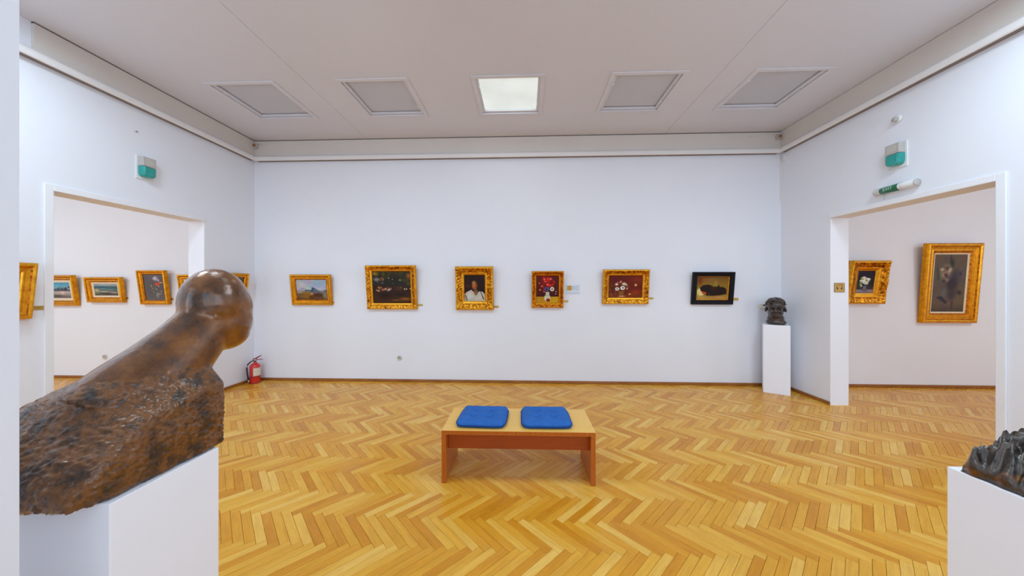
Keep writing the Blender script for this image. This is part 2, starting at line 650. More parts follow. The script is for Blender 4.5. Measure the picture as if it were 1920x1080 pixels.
planks = [p for p in planks if OL + mg - 0.3 < p[0] < OR - mg + 0.3 and YR + mg - 0.3 < p[1] < D + 0.12]


def plank_geo(L, Wd):
    l, w, b, zt, zb = L / 2 - gap, Wd / 2 - gap, 0.0009, 0.0, -0.012
    vs = [(-l, -w, zb), (l, -w, zb), (l, w, zb), (-l, w, zb),
          (-l, -w, zt - b), (l, -w, zt - b), (l, w, zt - b), (-l, w, zt - b),
          (-l + b, -w + b, zt), (l - b, -w + b, zt), (l - b, w - b, zt), (-l + b, w - b, zt)]
    fs = [(8, 9, 10, 11)]
    for i in range(4):
        j = (i + 1) % 4
        fs.append((i, j, 4 + j, 4 + i))
        fs.append((4 + i, 4 + j, 8 + j, 8 + i))
    return np.array(vs), fs


pv, pf = plank_geo(PL, PW)


def add_uv(me, uvs):
    lay = me.uv_layers.new(name='UVMap')
    idx = np.zeros(len(me.loops), dtype=np.int32)
    me.loops.foreach_get('vertex_index', idx)
    lay.data.foreach_set('uv', uvs[idx].astype(np.float32).ravel())


pm = bpy.data.meshes.new('plank')
pm.from_pydata([tuple(v) for v in pv], [], pf)
pm.materials.append(M['parquet'])
add_uv(pm, pv[:, :2])

# the strips that show largest in the view are single parts
cf = Vector((-math.sin(R(2.2)), math.cos(R(2.2)), 0))
cr = Vector((math.cos(R(2.2)), math.sin(R(2.2)), 0))


def floor_view(p):
    q = Vector((p[0], p[1], 0))
    z = q.dot(cf)
    if z < 0.5:
        return None
    return z, 960 + 610 * q.dot(cr) / z, 537 + 610 * 1.55 / z


cand = []
for i, p in enumerate(planks):
    fv = floor_view(p)
    if fv and 400 < fv[1] < 1780 and fv[2] < 1100:
        cand.append((fv[0], i))
cand.sort()
big = set(i for _, i in cand[:300])
for i in sorted(big):
    p = planks[i]
    o = bpy.data.objects.new('plank', pm)
    COL.objects.link(o)
    o.parent = floor
    o.location = (p[0], p[1], random.uniform(-0.0003, 0.0003))
    o.rotation_euler = (random.gauss(0, 0.0022), random.gauss(0, 0.0012), p[2] + (PI if random.random() < 0.5 else 0))
rest = [p for i, p in enumerate(planks) if i not in big]
n = len(rest)
rng = np.random.RandomState(3)
av = np.zeros((n, 12, 3))
ang = np.array([p[2] for p in rest]) + np.where(rng.rand(n) < 0.5, PI, 0)
tx, ty = rng.normal(0, 0.0022, n), rng.normal(0, 0.0012, n)
ca, sa = np.cos(ang)[:, None], np.sin(ang)[:, None]
lx, ly, lz = pv[:, 0][None], pv[:, 1][None], pv[:, 2][None]
av[:, :, 0] = ca * lx - sa * ly + np.array([p[0] for p in rest])[:, None]
av[:, :, 1] = sa * lx + ca * ly + np.array([p[1] for p in rest])[:, None]
av[:, :, 2] = lz + ly * tx[:, None] - lx * ty[:, None] + rng.uniform(-0.0003, 0.0003, n)[:, None]
# trim the strips that would run under the walls
av[:, :, 0] = np.clip(av[:, :, 0], OL, OR)
av[:, :, 1] = np.clip(av[:, :, 1], YR, D)
faces = [tuple(12 * k + a for a in f) for k in range(n) for f in pf]
sm = bpy.data.meshes.new('parquet_strips')
sm.from_pydata(av.reshape(-1, 3).tolist(), [], faces)
sm.materials.append(M['parquet'])
add_uv(sm, np.tile(pv[:, :2], (n, 1)))
so = bpy.data.objects.new('parquet_strips', sm)
COL.objects.link(so)
so.parent = floor
so['kind'] = 'stuff'

# ------------------------------------------------------------------ bench and cushions
bench = thing('bench', 'low wooden bench with beech seat and reddish side panels in mid-room', 'bench', (-0.052, 2.775, 0), (0, 0, R(0.3)))
bw, bd, bh = 0.602, 0.238, 0.42
obj('seat', bx(-bw, bw, -bd, bd, bh - 0.034, bh, 0.003), 'bench_top', bench)
obj('front_edge_band', bx(-bw + .002, bw - .002, -bd - 0.0015, -bd, bh - 0.031, bh - 0.003), 'bench_side', bench)
for s in (-1, 1):
    obj('side_panel', bx(s * bw - (0.036 if s > 0 else -0.0), s * bw + (0.036 if s < 0 else 0.0), -bd + 0.004, bd - 0.004, 0, bh - 0.034, 0.002), 'bench_side', bench)
obj('rail', bx(-bw + 0.036, bw - 0.036, -bd + 0.07, -bd + 0.095, bh - 0.175, bh - 0.034, 0.002), 'bench_rail', bench)


def make_cushion(name, label, loc, rotz, seed):
    root = thing(name, label, 'cushion', loc, (0, 0, rotz), 'cushions on the bench')
    N = 40
    hw, hd, th = 0.205, 0.198, 0.062
    bm = bmesh.new()
    grid = {}
    rs = random.Random(seed)
    butt = [(-.33, -.3), (.33, -.3), (-.33, .3), (.33, .3)]

    def prof(u, v):
        # superellipse mapping, pillow thickness, tufts
        e = max(abs(u), abs(v))
        t = (1 - e ** 6) ** 0.5 if e < 1 else 0
        z = 0.72 + 0.28 * (1 - e * e)
        for (a, b) in butt:
            d2 = (u - a) ** 2 + (v - b) ** 2
            z -= 0.5 * math.exp(-d2 / 0.012) + 0.2 * math.exp(-d2 / 0.06)
        for b in (-.3, .3):
            z -= 0.16 * math.exp(-((v - b) / 0.07) ** 2) * (1 - u * u)
            z -= 0.12 * math.exp(-((u - b * 1.1) / 0.07) ** 2) * (1 - v * v)
        z += 0.06 * mnoise.noise(Vector((u * 3, v * 3, seed * 7.1)))
        return t * z

    def pos(u, v):
        # round the corners of the square
        k = 0.11 * (u * u) ** 2.5 * (v * v) ** 2.5
        wob = 1 + 0.02 * mnoise.noise(Vector((u * 2, v * 2, seed + 3)))
        return u * hw * (1 - k) * wob, v * hd * (1 - k) * wob
    for side in (1, -1):
        for i in range(N + 1):
            for j in range(N + 1):
                edge = i in (0, N) or j in (0, N)
                if side < 0 and edge:
                    grid[(side, i, j)] = grid[(1, i, j)]
                    continue
                u, v = -math.cos(PI * i / N), -math.cos(PI * j / N)
                u, v = 0.5 * u + 0.5 * (2 * i / N - 1), 0.5 * v + 0.5 * (2 * j / N - 1)
                x, y = pos(u, v)
                z0 = 0.018
                z = z0 + prof(u, v) * (th - z0) if side > 0 else z0 - min(1, prof(u, v) * 2.5) * z0
                grid[(side, i, j)] = bm.verts.new((x, y, max(z, 0.0)))
        for i in range(N):
            for j in range(N):
                bm.faces.new((grid[(side, i, j)], grid[(side, i + 1, j)], grid[(side, i + 1, j + 1)], grid[(side, i, j + 1)]))
    obj('pad', bm, 'cushion', root, True)
    ring = []
    for s, fx in enumerate(((lambda t: (t, -1)), (lambda t: (1, t)), (lambda t: (-t, 1)), (lambda t: (-1, -t)))):
        for q in range(16):
            ring.append(pos(*fx(-1 + 2 * q / 16)))
    ring.append(ring[0])
    obj('shade_piping', tube(bmesh.new(), [(x, y, 0.018) for x, y in ring], 0.0045, 6), 'cushion_edge_shade', root, True)
    for (a, b) in butt:
        x, y = pos(a, b)
        bb = bmesh.new()
        bmesh.ops.create_uvsphere(bb, u_segments=12, v_segments=8, radius=0.009)
        xform(bb, Matrix.Translation((x, y, 0.018 + prof(a, b) * 0.044 + 0.002)) @ Matrix.Diagonal((1, 1, 0.45, 1)))
        obj('button', bb, 'cushion', root, True)
    return root


make_cushion('seat_cushion', 'blue tufted cushion on the bench, the left one of the two', (-0.350, 2.77, 0.421), R(-2), 1)
make_cushion('seat_cushion', 'blue tufted cushion on the bench, the right one of the two', (0.178, 2.775, 0.421), R(1), 2)


# ------------------------------------------------------------------ paintings
class Pic:
    def __init__(self, wpx, hpx, seed=0):
        self.w, self.h = wpx, hpx
        self.a = np.zeros((hpx, wpx, 3))
        self.u, self.v = np.meshgrid((np.arange(wpx) + .5) / wpx, (np.arange(hpx) + .5) / hpx)
        self.r = np.random.RandomState(seed)
        self.asp = wpx / hpx

    def mix(self, m, c):
        m = np.clip(m, 0, 1)[..., None]
        self.a = self.a * (1 - m) + np.array(c, float) * m
        return self

    def grad(self, stops):
        for k in range(3):
            self.a[..., k] = np.interp(self.v, [s[0] for s in stops], [s[1][k] for s in stops])
        return self

    def blob(self, cx, cy, rx, ry, c, soft=0.3, ang=0.0, amt=1.0):
        x, y = (self.u - cx), (self.v - cy)
        ca, sa = math.cos(ang), math.sin(ang)
        x, y = (x * self.asp * ca + y * sa), (-x * self.asp * sa + y * ca)
        d = np.sqrt((x / (rx * self.asp)) ** 2 + (y / ry) ** 2)
        return self.mix(amt * (1 - d) / soft + (0.0 if soft >= 1 else 0), c)

    def rect(self, x0, y0, x1, y1, c, amt=1.0):
        e = 0.6 / self.w
        m = np.minimum(np.minimum(self.u - x0, x1 - self.u), np.minimum(self.v - y0, y1 - self.v)) / e
        return self.mix(np.clip(m, 0, 1) * amt, c)

    def poly(self, pts, c, amt=1.0):
        """filled polygon, even-odd"""
        ins = np.zeros_like(self.u, bool)
        n = len(pts)
        for i in range(n):
            (x1, y1), (x2, y2) = pts[i], pts[(i + 1) % n]
            if y1 == y2:
                continue
            cnd = ((y1 > self.v) != (y2 > self.v)) & (self.u < (x2 - x1) * (self.v - y1) / (y2 - y1) + x1)
            ins ^= cnd
        return self.mix(ins * amt, c)

    def scatter(self, n, box_, size, cols, soft=0.6, amt=0.8, flat=1.0):
        for _ in range(n):
            x = self.r.uniform(box_[0], box_[2])
            y = self.r.uniform(box_[1], box_[3])
            s = self.r.uniform(*size)
            self.blob(x, y, s / self.asp * flat, s / flat, cols[self.r.randint(len(cols))], soft, self.r.uniform(0, PI), amt)
        return self

    def strokes(self, amp=14):
        """brushwork: low-frequency colour noise"""
        for s in (6, 14):
            g = self.r.normal(0, 1, (s, s, 3))
            yi = np.clip((self.v * (s - 1)), 0, s - 1.001)
            xi = np.clip((self.u * (s - 1)), 0, s - 1.001)
            y0, x0 = yi.astype(int), xi.astype(int)
            fy, fx = (yi - y0)[..., None], (xi - x0)[..., None]
            val = (g[y0, x0] * (1 - fy) * (1 - fx) + g[y0 + 1, x0] * fy * (1 - fx) + g[y0, x0 + 1] * (1 - fy) * fx + g[y0 + 1, x0 + 1] * fy * fx)
            self.a = self.a + val * amp * (0.3 + self.a.mean(axis=2, keepdims=True) / 200)
        self.a = np.clip(self.a, 0, 255)
        return self


def canvas_mesh(bmname, pic, w, h, parent, y):
    nx, ny = pic.w, pic.h
    xs = np.linspace(-w / 2, w / 2, nx)
    zs = np.linspace(h / 2, -h / 2, ny)
    verts = [(x, y, z) for z in zs for x in xs]
    faces = [(j * nx + i, (j + 1) * nx + i, (j + 1) * nx + i + 1, j * nx + i + 1) for j in range(ny - 1) for i in range(nx - 1)]
    # closed back so that the canvas has thickness
    b = len(verts)
    verts += [(-w / 2, y + 0.012, h / 2), (w / 2, y + 0.012, h / 2), (w / 2, y + 0.012, -h / 2), (-w / 2, y + 0.012, -h / 2)]
    faces += [(b, b + 1, b + 2, b + 3)]
    me = bpy.data.meshes.new(bmname)
    me.from_pydata(verts, [], faces)
    ca = me.color_attributes.new('paint', 'FLOAT_COLOR', 'POINT')
    c = pic.a.reshape(-1, 3) / 255.0
    c = np.where(c <= 0.04045, c / 12.92, ((c + 0.055) / 1.055) ** 2.4)
    full = np.ones((len(verts), 4), np.float32)
    full[:nx * ny, :3] = c
    full[nx * ny:, :3] = 0.2
    ca.data.foreach_set('color', full.ravel())
    me.materials.append(M['canvas'])
    o = bpy.data.objects.new(bmname, me)
    COL.objects.link(o)
    o.parent = parent
    return o


def frame_mesh(w, h, prof, orn=None, step=0.012, seed=0):
    """mitred moulding; prof = [(inset, depth, ornament weight)], ornament = fn(s, k, w)"""
    bm = bmesh.new()
    cor = lambda i: [(-w / 2 + i, -h / 2 + i), (w / 2 - i, -h / 2 + i), (w / 2 - i, h / 2 - i), (-w / 2 + i, h / 2 - i)]
    lens = [w, h, w, h]
    ns = [max(1, int(l / step)) if orn else 1 for l in lens]
    loops = []
    for k, (ins, dep, ow) in enumerate(prof):
        loop = []
        cs = cor(ins)
        s = 0.0
        for side in range(4):
            a, b = cs[side], cs[(side + 1) % 4]
            for q in range(ns[side]):
                t = q / ns[side]
                d, off = dep, 0.0
                if orn and ow:
                    e = orn(t * lens[side], lens[side], k, side)
                    d += ow * e
                    off = ow * e * 0.25
                x, z = a[0] + (b[0] - a[0]) * t, a[1] + (b[1] - a[1]) * t
                if orn and ow and k <= 1:
                    nx, nz = [(0, -1), (1, 0), (0, 1), (-1, 0)][side]
                    x += nx * off
                    z += nz * off
                loop.append(bm.verts.new((x, -d, z)))
        loops.append(loop)
    n = len(loops[0])
    for a, b in zip(loops, loops[1:]):
        for i in range(n):
            j = (i + 1) % n
            bm.faces.new((a[i], a[j], b[j], b[i]))
    # close the back
    a, b = loops[-1], loops[0]
    for i in range(n):
        j = (i + 1) % n
        bm.faces.new((a[i], a[j], b[j], b[i]))
    return bm


def leafy(seed, per=0.055):
    def f(s, L, k, side):
        d = min(s, L - s)
        corner = 1.2 * math.exp(-(d / 0.05) ** 2)
        mid = 0.7 * math.exp(-((s - L / 2) / 0.05) ** 2)
        a = math.sin(2 * PI * s / per + k * 1.7)
        b = math.sin(2 * PI * s / (per * 0.43) + k * 2.9 + seed)
        nz = mnoise.noise(Vector((s * 45, k * 3.1 + side * 9, seed * 5.3)))
        return 0.5 * a * abs(b) + 0.55 * nz + corner + mid
    return f


def plain_profile(fw, dep):
    return [(0, 0.0, 0), (0.0, dep * .72, 0), (fw * .10, dep * .95, 0), (fw * .22, dep, 0), (fw * .34, dep * .86, 0), (fw * .40, dep * .70, 0),
            (fw * .62, dep * .58, 0), (fw * .70, dep * .62, 0), (fw * .78, dep * .60, 0), (fw * .86, dep * .44, 0), (fw, dep * .36, 0), (fw, 0.004, 0)]


def ornate_profile(fw, dep, a):
    return [(0, 0.0, 0), (0.0, dep * .6, a * .5), (fw * .08, dep * .9, a * .8), (fw * .18, dep, a * .5), (fw * .28, dep * .86, a), (fw * .36, dep * .74, a * 1.5), (fw * .46, dep * .66, a * 1.5),
            (fw * .56, dep * .58, a * 1.2), (fw * .64, dep * .5, a * .5), (fw * .72, dep * .54, 0), (fw * .84, dep * .5, 0), (fw * .92, dep * .4, 0), (fw, dep * .34, 0), (fw, 0.004, 0)]


def flat_profile(fw, dep):
    return [(0, 0, 0), (0, dep * .9, 0), (fw * .06, dep, 0), (fw * .9, dep * .8, 0), (fw, dep * .7, 0), (fw, 0.004, 0)]


def painting(label, w, h, cx, cz, wallpos, rotz, tilt, kind, fw, dep, mat, pic, liner=None, group='framed paintings', seed=0, orn_amp=0.012, name='framed_painting'):
    """root at the middle of the frame's lower back edge, resting on the wall, top leaning forward"""
    lo = cz - h / 2
    if rotz == 0:
        loc = (cx, wallpos, lo)
    else:
        loc = (wallpos, cx, lo)
    root = thing(name, label, 'painting', loc, (tilt, 0, rotz), group)
    if kind == 'ornate':
        prof, orn = ornate_profile(fw, dep, orn_amp), leafy(seed)
    elif kind == 'flat':
        prof, orn = flat_profile(fw, dep), None
    else:
        prof, orn = plain_profile(fw, dep), None
    bm = frame_mesh(w, h, prof, orn, 0.009, seed)
    xform(bm, Matrix.Translation((0, -0.001, h / 2)))
    fo = obj('frame', bm, mat, root, kind == 'ornate')
    if kind != 'flat':
        fo.data.materials.append(M['gold_light' if mat != 'gold_red' else 'gold'])
        fo.data.materials.append(M['gold_red'])
        for po in fo.data.polygons:
            c = po.center
            ins = min(w / 2 - abs(c.x), h / 2 - abs(c.z - h / 2)) / fw
            if kind == 'ornate':
                po.material_index = 1 if ins < 0.2 or 0.7 < ins < 0.97 else (2 if 0.60 < ins <= 0.7 else 0)
            else:
                po.material_index = 1 if 0.1 < ins < 0.3 or 0.62 < ins < 0.8 else (2 if 0.34 < ins < 0.42 or ins > 0.9 else 0)
    iw, ih = w - 2 * fw, h - 2 * fw
    if liner:
        lw, lmat = liner
        bm = frame_mesh(iw + 0.004, ih + 0.004, [(0, 0.006, 0), (0, dep * .36, 0), (lw * .5, dep * .30, 0), (lw + .002, dep * .24, 0), (lw + .002, 0.006, 0)])
        xform(bm, Matrix.Translation((0, 0, h / 2)))
        obj('liner', bm, lmat, root)
        iw, ih = iw - 2 * lw, ih - 2 * lw
    c = canvas_mesh('canvas', pic, iw + 0.006, ih + 0.006, root, -0.014)
    c.location = (0, 0, h / 2)
    obj('backing', bx(-w / 2 + fw * .5, w / 2 - fw * .5, -0.0015, 0.0, fw * .5, h - fw * .5), 'liner_cream', root)
    return root


def plate(label, x, z, wallpos, rotz, w=0.062, h=0.03, mat='brass_plate'):
    loc = (x, wallpos, z) if rotz == 0 else (wallpos, x, z)
    root = thing('caption_plate', label, 'caption plate', loc, (0, 0, rotz), 'brass caption plates')
    obj('plate_body', bx(-w / 2, w / 2, -0.004, 0, -h / 2, h / 2, 0.001), mat, root)
    for k, (l, zz) in enumerate(((0.7, .006), (0.5, -.004))):
        obj('engraved_line', bx(-w / 2 * l, w / 2 * l, -0.0046, -0.004, zz - .0015, zz + .0015), 'ink_soft', root)
    return root


T = R(7)
# --- canvases
p = Pic(84, 60, 1).grad([(0, (166, 172, 186)), (.3, (176, 178, 190)), (.48, (186, 180, 190)), (.6, (126, 118, 112)), (.75, (112, 84, 50)), (1, (100, 60, 30))])
p.blob(.8, .2, .35, .25, (150, 172, 196), 1.0).blob(.2, .25, .2, .15, (196, 194, 192), 1.0)
p.blob(.22, .47, .1, .06, (150, 154, 178), .5)
p.poly([(.24, .56), (.33, .49), (.44, .5), (.5, .58)], (84, 82, 106)).poly([(.44, .62), (.53, .37), (.58, .4), (.68, .5), (.8, .6), (.8, .66)], (98, 100, 112))
p.poly([(.44, .6), (.53, .37), (.57, .45), (.54, .64)], (70, 76, 104)).poly([(.86, .58), (.93, .5), (1, .54), (1, .6)], (92, 96, 116))
p.blob(.34, .68, .2, .1, (158, 98, 30), .6).blob(.3, .82, .28, .14, (148, 96, 26), .7).blob(.5, .7, .06, .06, (206, 150, 104), .6)
p.blob(.7, .76, .22, .13, (84, 44, 26), .5).blob(.94, .8, .12, .2, (128, 112, 100), .6).blob(.5, .85, .14, .1, (92, 58, 14), .6)
p.blob(.1, .62, .1, .03, (198, 168, 120), .5).strokes(7)
painting('small gold-framed landscape with blue mountains, leftmost on the long back wall', 0.672, 0.5, -3.468, 1.499, D, 0, T, 'plain', 0.085, 0.05, 'gold', p, seed=1)

p = Pic(84, 72, 2).grad([(0, (52, 44, 22)), (.4, (40, 36, 30)), (.6, (44, 28, 22)), (1, (66, 34, 10))])
p.scatter(60, (0, 0, 1, .4), (.03, .1), [(70, 62, 20), (30, 34, 30), (100, 86, 26), (40, 46, 40), (24, 22, 24)], .8, .6)
p.blob(.08, .08, .12, .08, (150, 112, 20), .8).blob(.95, .15, .1, .12, (150, 88, 30), .9).blob(.12, .26, .1, .08, (140, 130, 130), .8)
p.scatter(14, (.1, .2, .3, .4), (.02, .05), [(170, 120, 60), (90, 110, 120), (130, 60, 30)], .8, .8)
p.scatter(26, (.1, .48, .5, .62), (.02, .05), [(226, 160, 100), (190, 70, 40), (200, 190, 180), (120, 30, 20), (220, 130, 60)], .7, .85)
p.scatter(14, (.55, .48, .78, .6), (.02, .04), [(120, 76, 40), (90, 44, 24)], .7, .7)
p.scatter(9, (.78, .53, 1, .57), (.012, .02), [(240, 220, 160), (255, 230, 180)], .6, 1)
p.blob(.43, .22, .015, .02, (220, 224, 220), .6).blob(.53, .25, .015, .015, (214, 216, 210), .6).blob(.72, .28, .05, .03, (150, 150, 60), .8)
p.blob(.3, .75, .22, .12, (36, 14, 14), .8).blob(.85, .86, .22, .07, (150, 88, 26), .9).blob(.6, .9, .18, .03, (150, 84, 24), .9).blob(.72, .73, .2, .06, (24, 18, 24), .9).strokes(5)
painting('gold-framed dark woodland scene with tiny lights, left of the portrait', 0.815, 0.71, -2.138, 1.54, D, 0, T, 'ornate', 0.098, 0.06, 'gold_dark', p, seed=2, orn_amp=0.009)

p = Pic(60, 76, 3).grad([(0, (34, 14, 10)), (1, (30, 12, 10))])
p.blob(.2, .42, .22, .1, (96, 30, 16), 1.0, 0, .8).blob(.15, .3, .2, .2, (60, 20, 10), 1.0, 0, .6)
p.blob(.47, .36, .2, .24, (30, 14, 10), .4).blob(.49, .4, .15, .2, (168, 90, 44), .45).blob(.45, .3, .1, .08, (176, 120, 74), .8).blob(.6, .42, .06, .18, (104, 46, 20), .8)
p.blob(.45, .315, .05, .012, (60, 30, 20), .6).blob(.56, .315, .04, .012, (60, 30, 20), .6).blob(.51, .4, .02, .06, (196, 120, 70), .8).blob(.5, .485, .05, .014, (130, 40, 28), .6)
p.blob(.55, .62, .12, .1, (120, 76, 40), .5)
p.poly([(.0, 1), (.0, .74), (.1, .66), (.34, .56), (.44, .64), (.52, .74), (.62, .72), (.72, .62), (.86, .64), (1, .74), (1, 1)], (196, 184, 172))
p.poly([(.42, .62), (.5, .78), (.62, .75), (.68, .62), (.58, .68)], (150, 100, 64)).poly([(.74, .6), (.78, .62), (.94, .9), (.9, .95)], (70, 60, 50)).poly([(.02, .75), (.08, .75), (.16, .95), (.1, .98)], (110, 96, 88))
p.scatter(10, (.4, .78, .7, .98), (.01, .02), [(120, 100, 84), (224, 216, 206)], .6, .8).blob(.25, .78, .14, .16, (214, 206, 196), 1).strokes(6)
painting('ornate gold-framed portrait of a dark-haired sitter in white', 0.603, 0.695, -0.794, 1.527, D, 0, T, 'ornate', 0.138, 0.075, 'gold_dark', p, seed=3, orn_amp=0.014)

p = Pic(60, 72, 4).grad([(0, (96, 10, 6)), (.3, (88, 12, 8)), (.62, (74, 12, 14)), (.76, (70, 10, 12)), (.77, (196, 146, 8)), (1, (206, 160, 14))])
p.rect(0, .76, .45, 1, (176, 120, 14), .6).blob(.85, .3, .15, .5, (70, 14, 10), 1, 0, .7)
p.blob(.45, .18, .28, .14, (176, 14, 10), .7).scatter(26, (.25, .06, .8, .42), (.035, .07), [(206, 22, 14), (170, 16, 10), (220, 60, 40), (150, 14, 10)], .6, .9)
p.blob(.36, .14, .05, .04, (250, 150, 120), .7).blob(.64, .13, .06, .03, (250, 190, 170), .7, -.5).blob(.4, .22, .06, .03, (248, 120, 90), .7).blob(.15, .28, .06, .05, (206, 110, 96), .8).blob(.25, .38, .07, .05, (200, 110, 80), .8)
p.blob(.5, .33, .1, .07, (220, 30, 24), .6).blob(.5, .33, .03, .03, (250, 180, 160), .6).blob(.18, .52, .06, .05, (220, 140, 40), .7).blob(.35, .5, .08, .06, (170, 20, 20), .7)
p.blob(.47, .49, .12, .095, (92, 80, 150), .35).blob(.46, .5, .05, .045, (26, 18, 44), .5)
p.blob(.7, .49, .105, .09, (238, 228, 190), .3).blob(.7, .49, .04, .04, (40, 20, 14), .5).blob(.35, .58, .04, .03, (240, 200, 180), .7).blob(.87, .58, .04, .02, (220, 210, 220), .6).blob(.86, .66, .03, .025, (220, 210, 220), .6)
p.poly([(.42, .6), (.58, .6), (.57, .68), (.62, .75), (.63, .86), (.55, .93), (.44, .93), (.36, .86), (.37, .76), (.43, .68)], (206, 206, 170))
p.rect(.4, .72, .61, .735, (60, 60, 40)).rect(.37, .79, .63, .8, (80, 70, 50)).blob(.53, .89, .1, .07, (140, 20, 16), .3).blob(.44, .66, .03, .05, (224, 150, 140), .8).strokes(5)
painting('red-gold framed painting of red and purple flowers in a striped vase', 0.501, 0.582, 0.364, 1.507, D, 0, T, 'ornate', 0.075, 0.06, 'gold_red', p, seed=4, orn_amp=0.012)

p = Pic(80, 60, 5).grad([(0, (92, 14, 6)), (.3, (100, 24, 8)), (.8, (104, 30, 12)), (1, (116, 60, 20))])
p.blob(.85, .2, .4, .3, (128, 40, 8), 1).blob(.8, .75, .25, .2, (146, 48, 6), .9).blob(.1, .6, .2, .3, (92, 30, 14), 1).scatter(16, (.05, .4, .3, .9), (.03, .08), [(120, 70, 30), (96, 40, 20), (140, 90, 50)], .8, .5)
p.scatter(10, (.22, .3, .6, .5), (.03, .05), [(206, 120, 96), (150, 130, 110), (80, 60, 40)], .6, .8)
p.blob(.24, .4, .06, .06, (224, 206, 190), .5).blob(.36, .28, .05, .05, (216, 140, 116), .6).blob(.46, .38, .08, .08, (206, 196, 168), .5).blob(.52, .42, .05, .06, (190, 180, 150), .5)
p.blob(.26, .6, .07, .085, (236, 232, 228), .3).blob(.26, .6, .03, .035, (40, 34, 44), .5).blob(.42, .56, .08, .1, (238, 234, 230), .3).blob(.425, .555, .035, .045, (20, 16, 22), .5)
p.blob(.55, .58, .03, .06, (220, 180, 176), .6).blob(.8, .43, .05, .07, (240, 184, 120), .5, .4).blob(.63, .83, .05, .04, (226, 170, 80), .6)
p.poly([(.3, .7), (.46, .7), (.45, .9), (.33, .9)], (130, 84, 24)).blob(.4, .93, .14, .04, (200, 150, 100), .6).blob(.62, .93, .1, .05, (170, 30, 10), .7).strokes(5)
painting('gold-framed wide painting of white daisies on deep red ground', 0.713, 0.543, 1.584, 1.55, D, 0, T, 'ornate', 0.098, 0.065, 'gold_dark', p, seed=5, orn_amp=0.01)

p = Pic(78, 60, 6).grad([(0, (110, 72, 22)), (.35, (140, 106, 26)), (.75, (150, 108, 34)), (1, (186, 136, 60))])
p.blob(.1, .15, .12, .3, (108, 40, 6), .9).blob(.45, .15, .3, .12, (130, 96, 36), .9).blob(.6, .3, .1, .16, (150, 120, 60), .9).blob(.12, .68, .14, .25, (206, 182, 116), .6).blob(.22, .9, .2, .1, (176, 140, 76), .8)
p.poly([(.1, .48), (.2, .37), (.36, .34), (.46, .38), (.5, .43), (.68, .43), (.86, .46), (.95, .55), (.95, .76), (.7, .82), (.34, .84), (.26, .74), (.14, .66)], (30, 10, 10))
p.blob(.52, .5, .14, .1, (66, 32, 10), .9).blob(.2, .7, .06, .1, (190, 66, 10), .6).blob(.28, .71, .06, .06, (200, 84, 40), .5).poly([(.66, .43), (.69, .34), (.73, .44)], (34, 14, 10)).poly([(.02, .6), (.1, .5), (.14, .62), (.24, .8), (.12, .82), (.04, .74)], (222, 196, 130)).blob(.4, .77, .03, .06, (90, 80, 80), .8).blob(.75, .9, .25, .04, (200, 146, 76), .8).strokes(4)
painting('black-framed painting of a curled dark animal, rightmost on the back wall', 0.627, 0.505, 2.92, 1.526, D, 0, T, 'flat', 0.066, 0.05, 'black_frame', p, liner=(0.012, 'gold'), seed=6)

# left room, on the same back wall
p = Pic(66, 48, 7).grad([(0, (70, 140, 180)), (.4, (120, 170, 190)), (.5, (70, 70, 80)), (.6, (190, 176, 164)), (1, (96, 90, 92))])
p.scatter(16, (.4, .3, 1, .5), (.04, .1), [(50, 54, 70), (70, 80, 90)], .6, .9).blob(.7, .65, .1, .14, (206, 190, 176), .6).blob(.5, .85, .3, .1, (80, 74, 78), .8).strokes(6)
painting('gold-framed blue-sky picture half hidden by the left opening edge', 0.735, 0.515, -7.866, 1.488, D, 0, T, 'plain', 0.085, 0.06, 'gold', p, liner=(0.04, 'liner_cream'), seed=7)
p = Pic(72, 48, 8).grad([(0, (150, 164, 166)), (.2, (140, 156, 158)), (.22, (62, 94, 106)), (.5, (80, 112, 116)), (.75, (120, 116, 104)), (1, (60, 48, 50))])
p.blob(.12, .55, .16, .2, (206, 172, 120), .8).blob(.4, .66, .3, .06, (198, 170, 120), .7).blob(.45, .8, .34, .06, (60, 44, 44), .6, .08).blob(.8, .72, .2, .06, (200, 160, 100), .7, .3).blob(.35, .42, .2, .05, (120, 150, 156), .8).blob(.7, .5, .25, .03, (150, 164, 160), .8).strokes(6)
painting('gold-framed green seascape with sandy shore in the left room', 0.641, 0.425, -7.0, 1.498, D, 0, T, 'plain', 0.085, 0.06, 'gold', p, liner=(0.03, 'liner_cream'), seed=8)
p = Pic(54, 70, 9).grad([(0, (96, 92, 98)), (.5, (92, 88, 92)), (1, (106, 98, 96))])
p.blob(.6, .17, .16, .11, (176, 172, 184), .7).scatter(12, (.45, .1, .75, .26), (.02, .04), [(226, 222, 230), (130, 126, 140)], .6, .8).blob(.65, .38, .16, .08, (226, 70, 50), .6).blob(.82, .32, .12, .03, (236, 160, 60), .6)
p.scatter(16, (.3, .45, .8, .85), (.02, .06), [(150, 150, 140), (80, 76, 80), (170, 160, 130), (70, 80, 70)], .7, .7).blob(.35, .45, .05, .06, (170, 150, 110), .8).blob(.6, .8, .06, .16, (150, 148, 146), .8).blob(.8, .65, .06, .04, (160, 156, 120), .8).strokes(6)
painting('upright gold-framed grey flower still life in the left room', 0.487, 0.57, -6.14, 1.538, D, 0, T, 'plain', 0.07, 0.06, 'gold', p, seed=9)
p = Pic(54, 48, 10).grad([(0, (170, 168, 160)), (1, (110, 96, 70))]).strokes(10)
painting('gold-framed picture half hidden behind the large bronze head', 0.6, 0.53, -5.386, 1.485, D, 0, T, 'plain', 0.075, 0.06, 'gold', p, liner=(0.03, 'liner_cream'), seed=10)
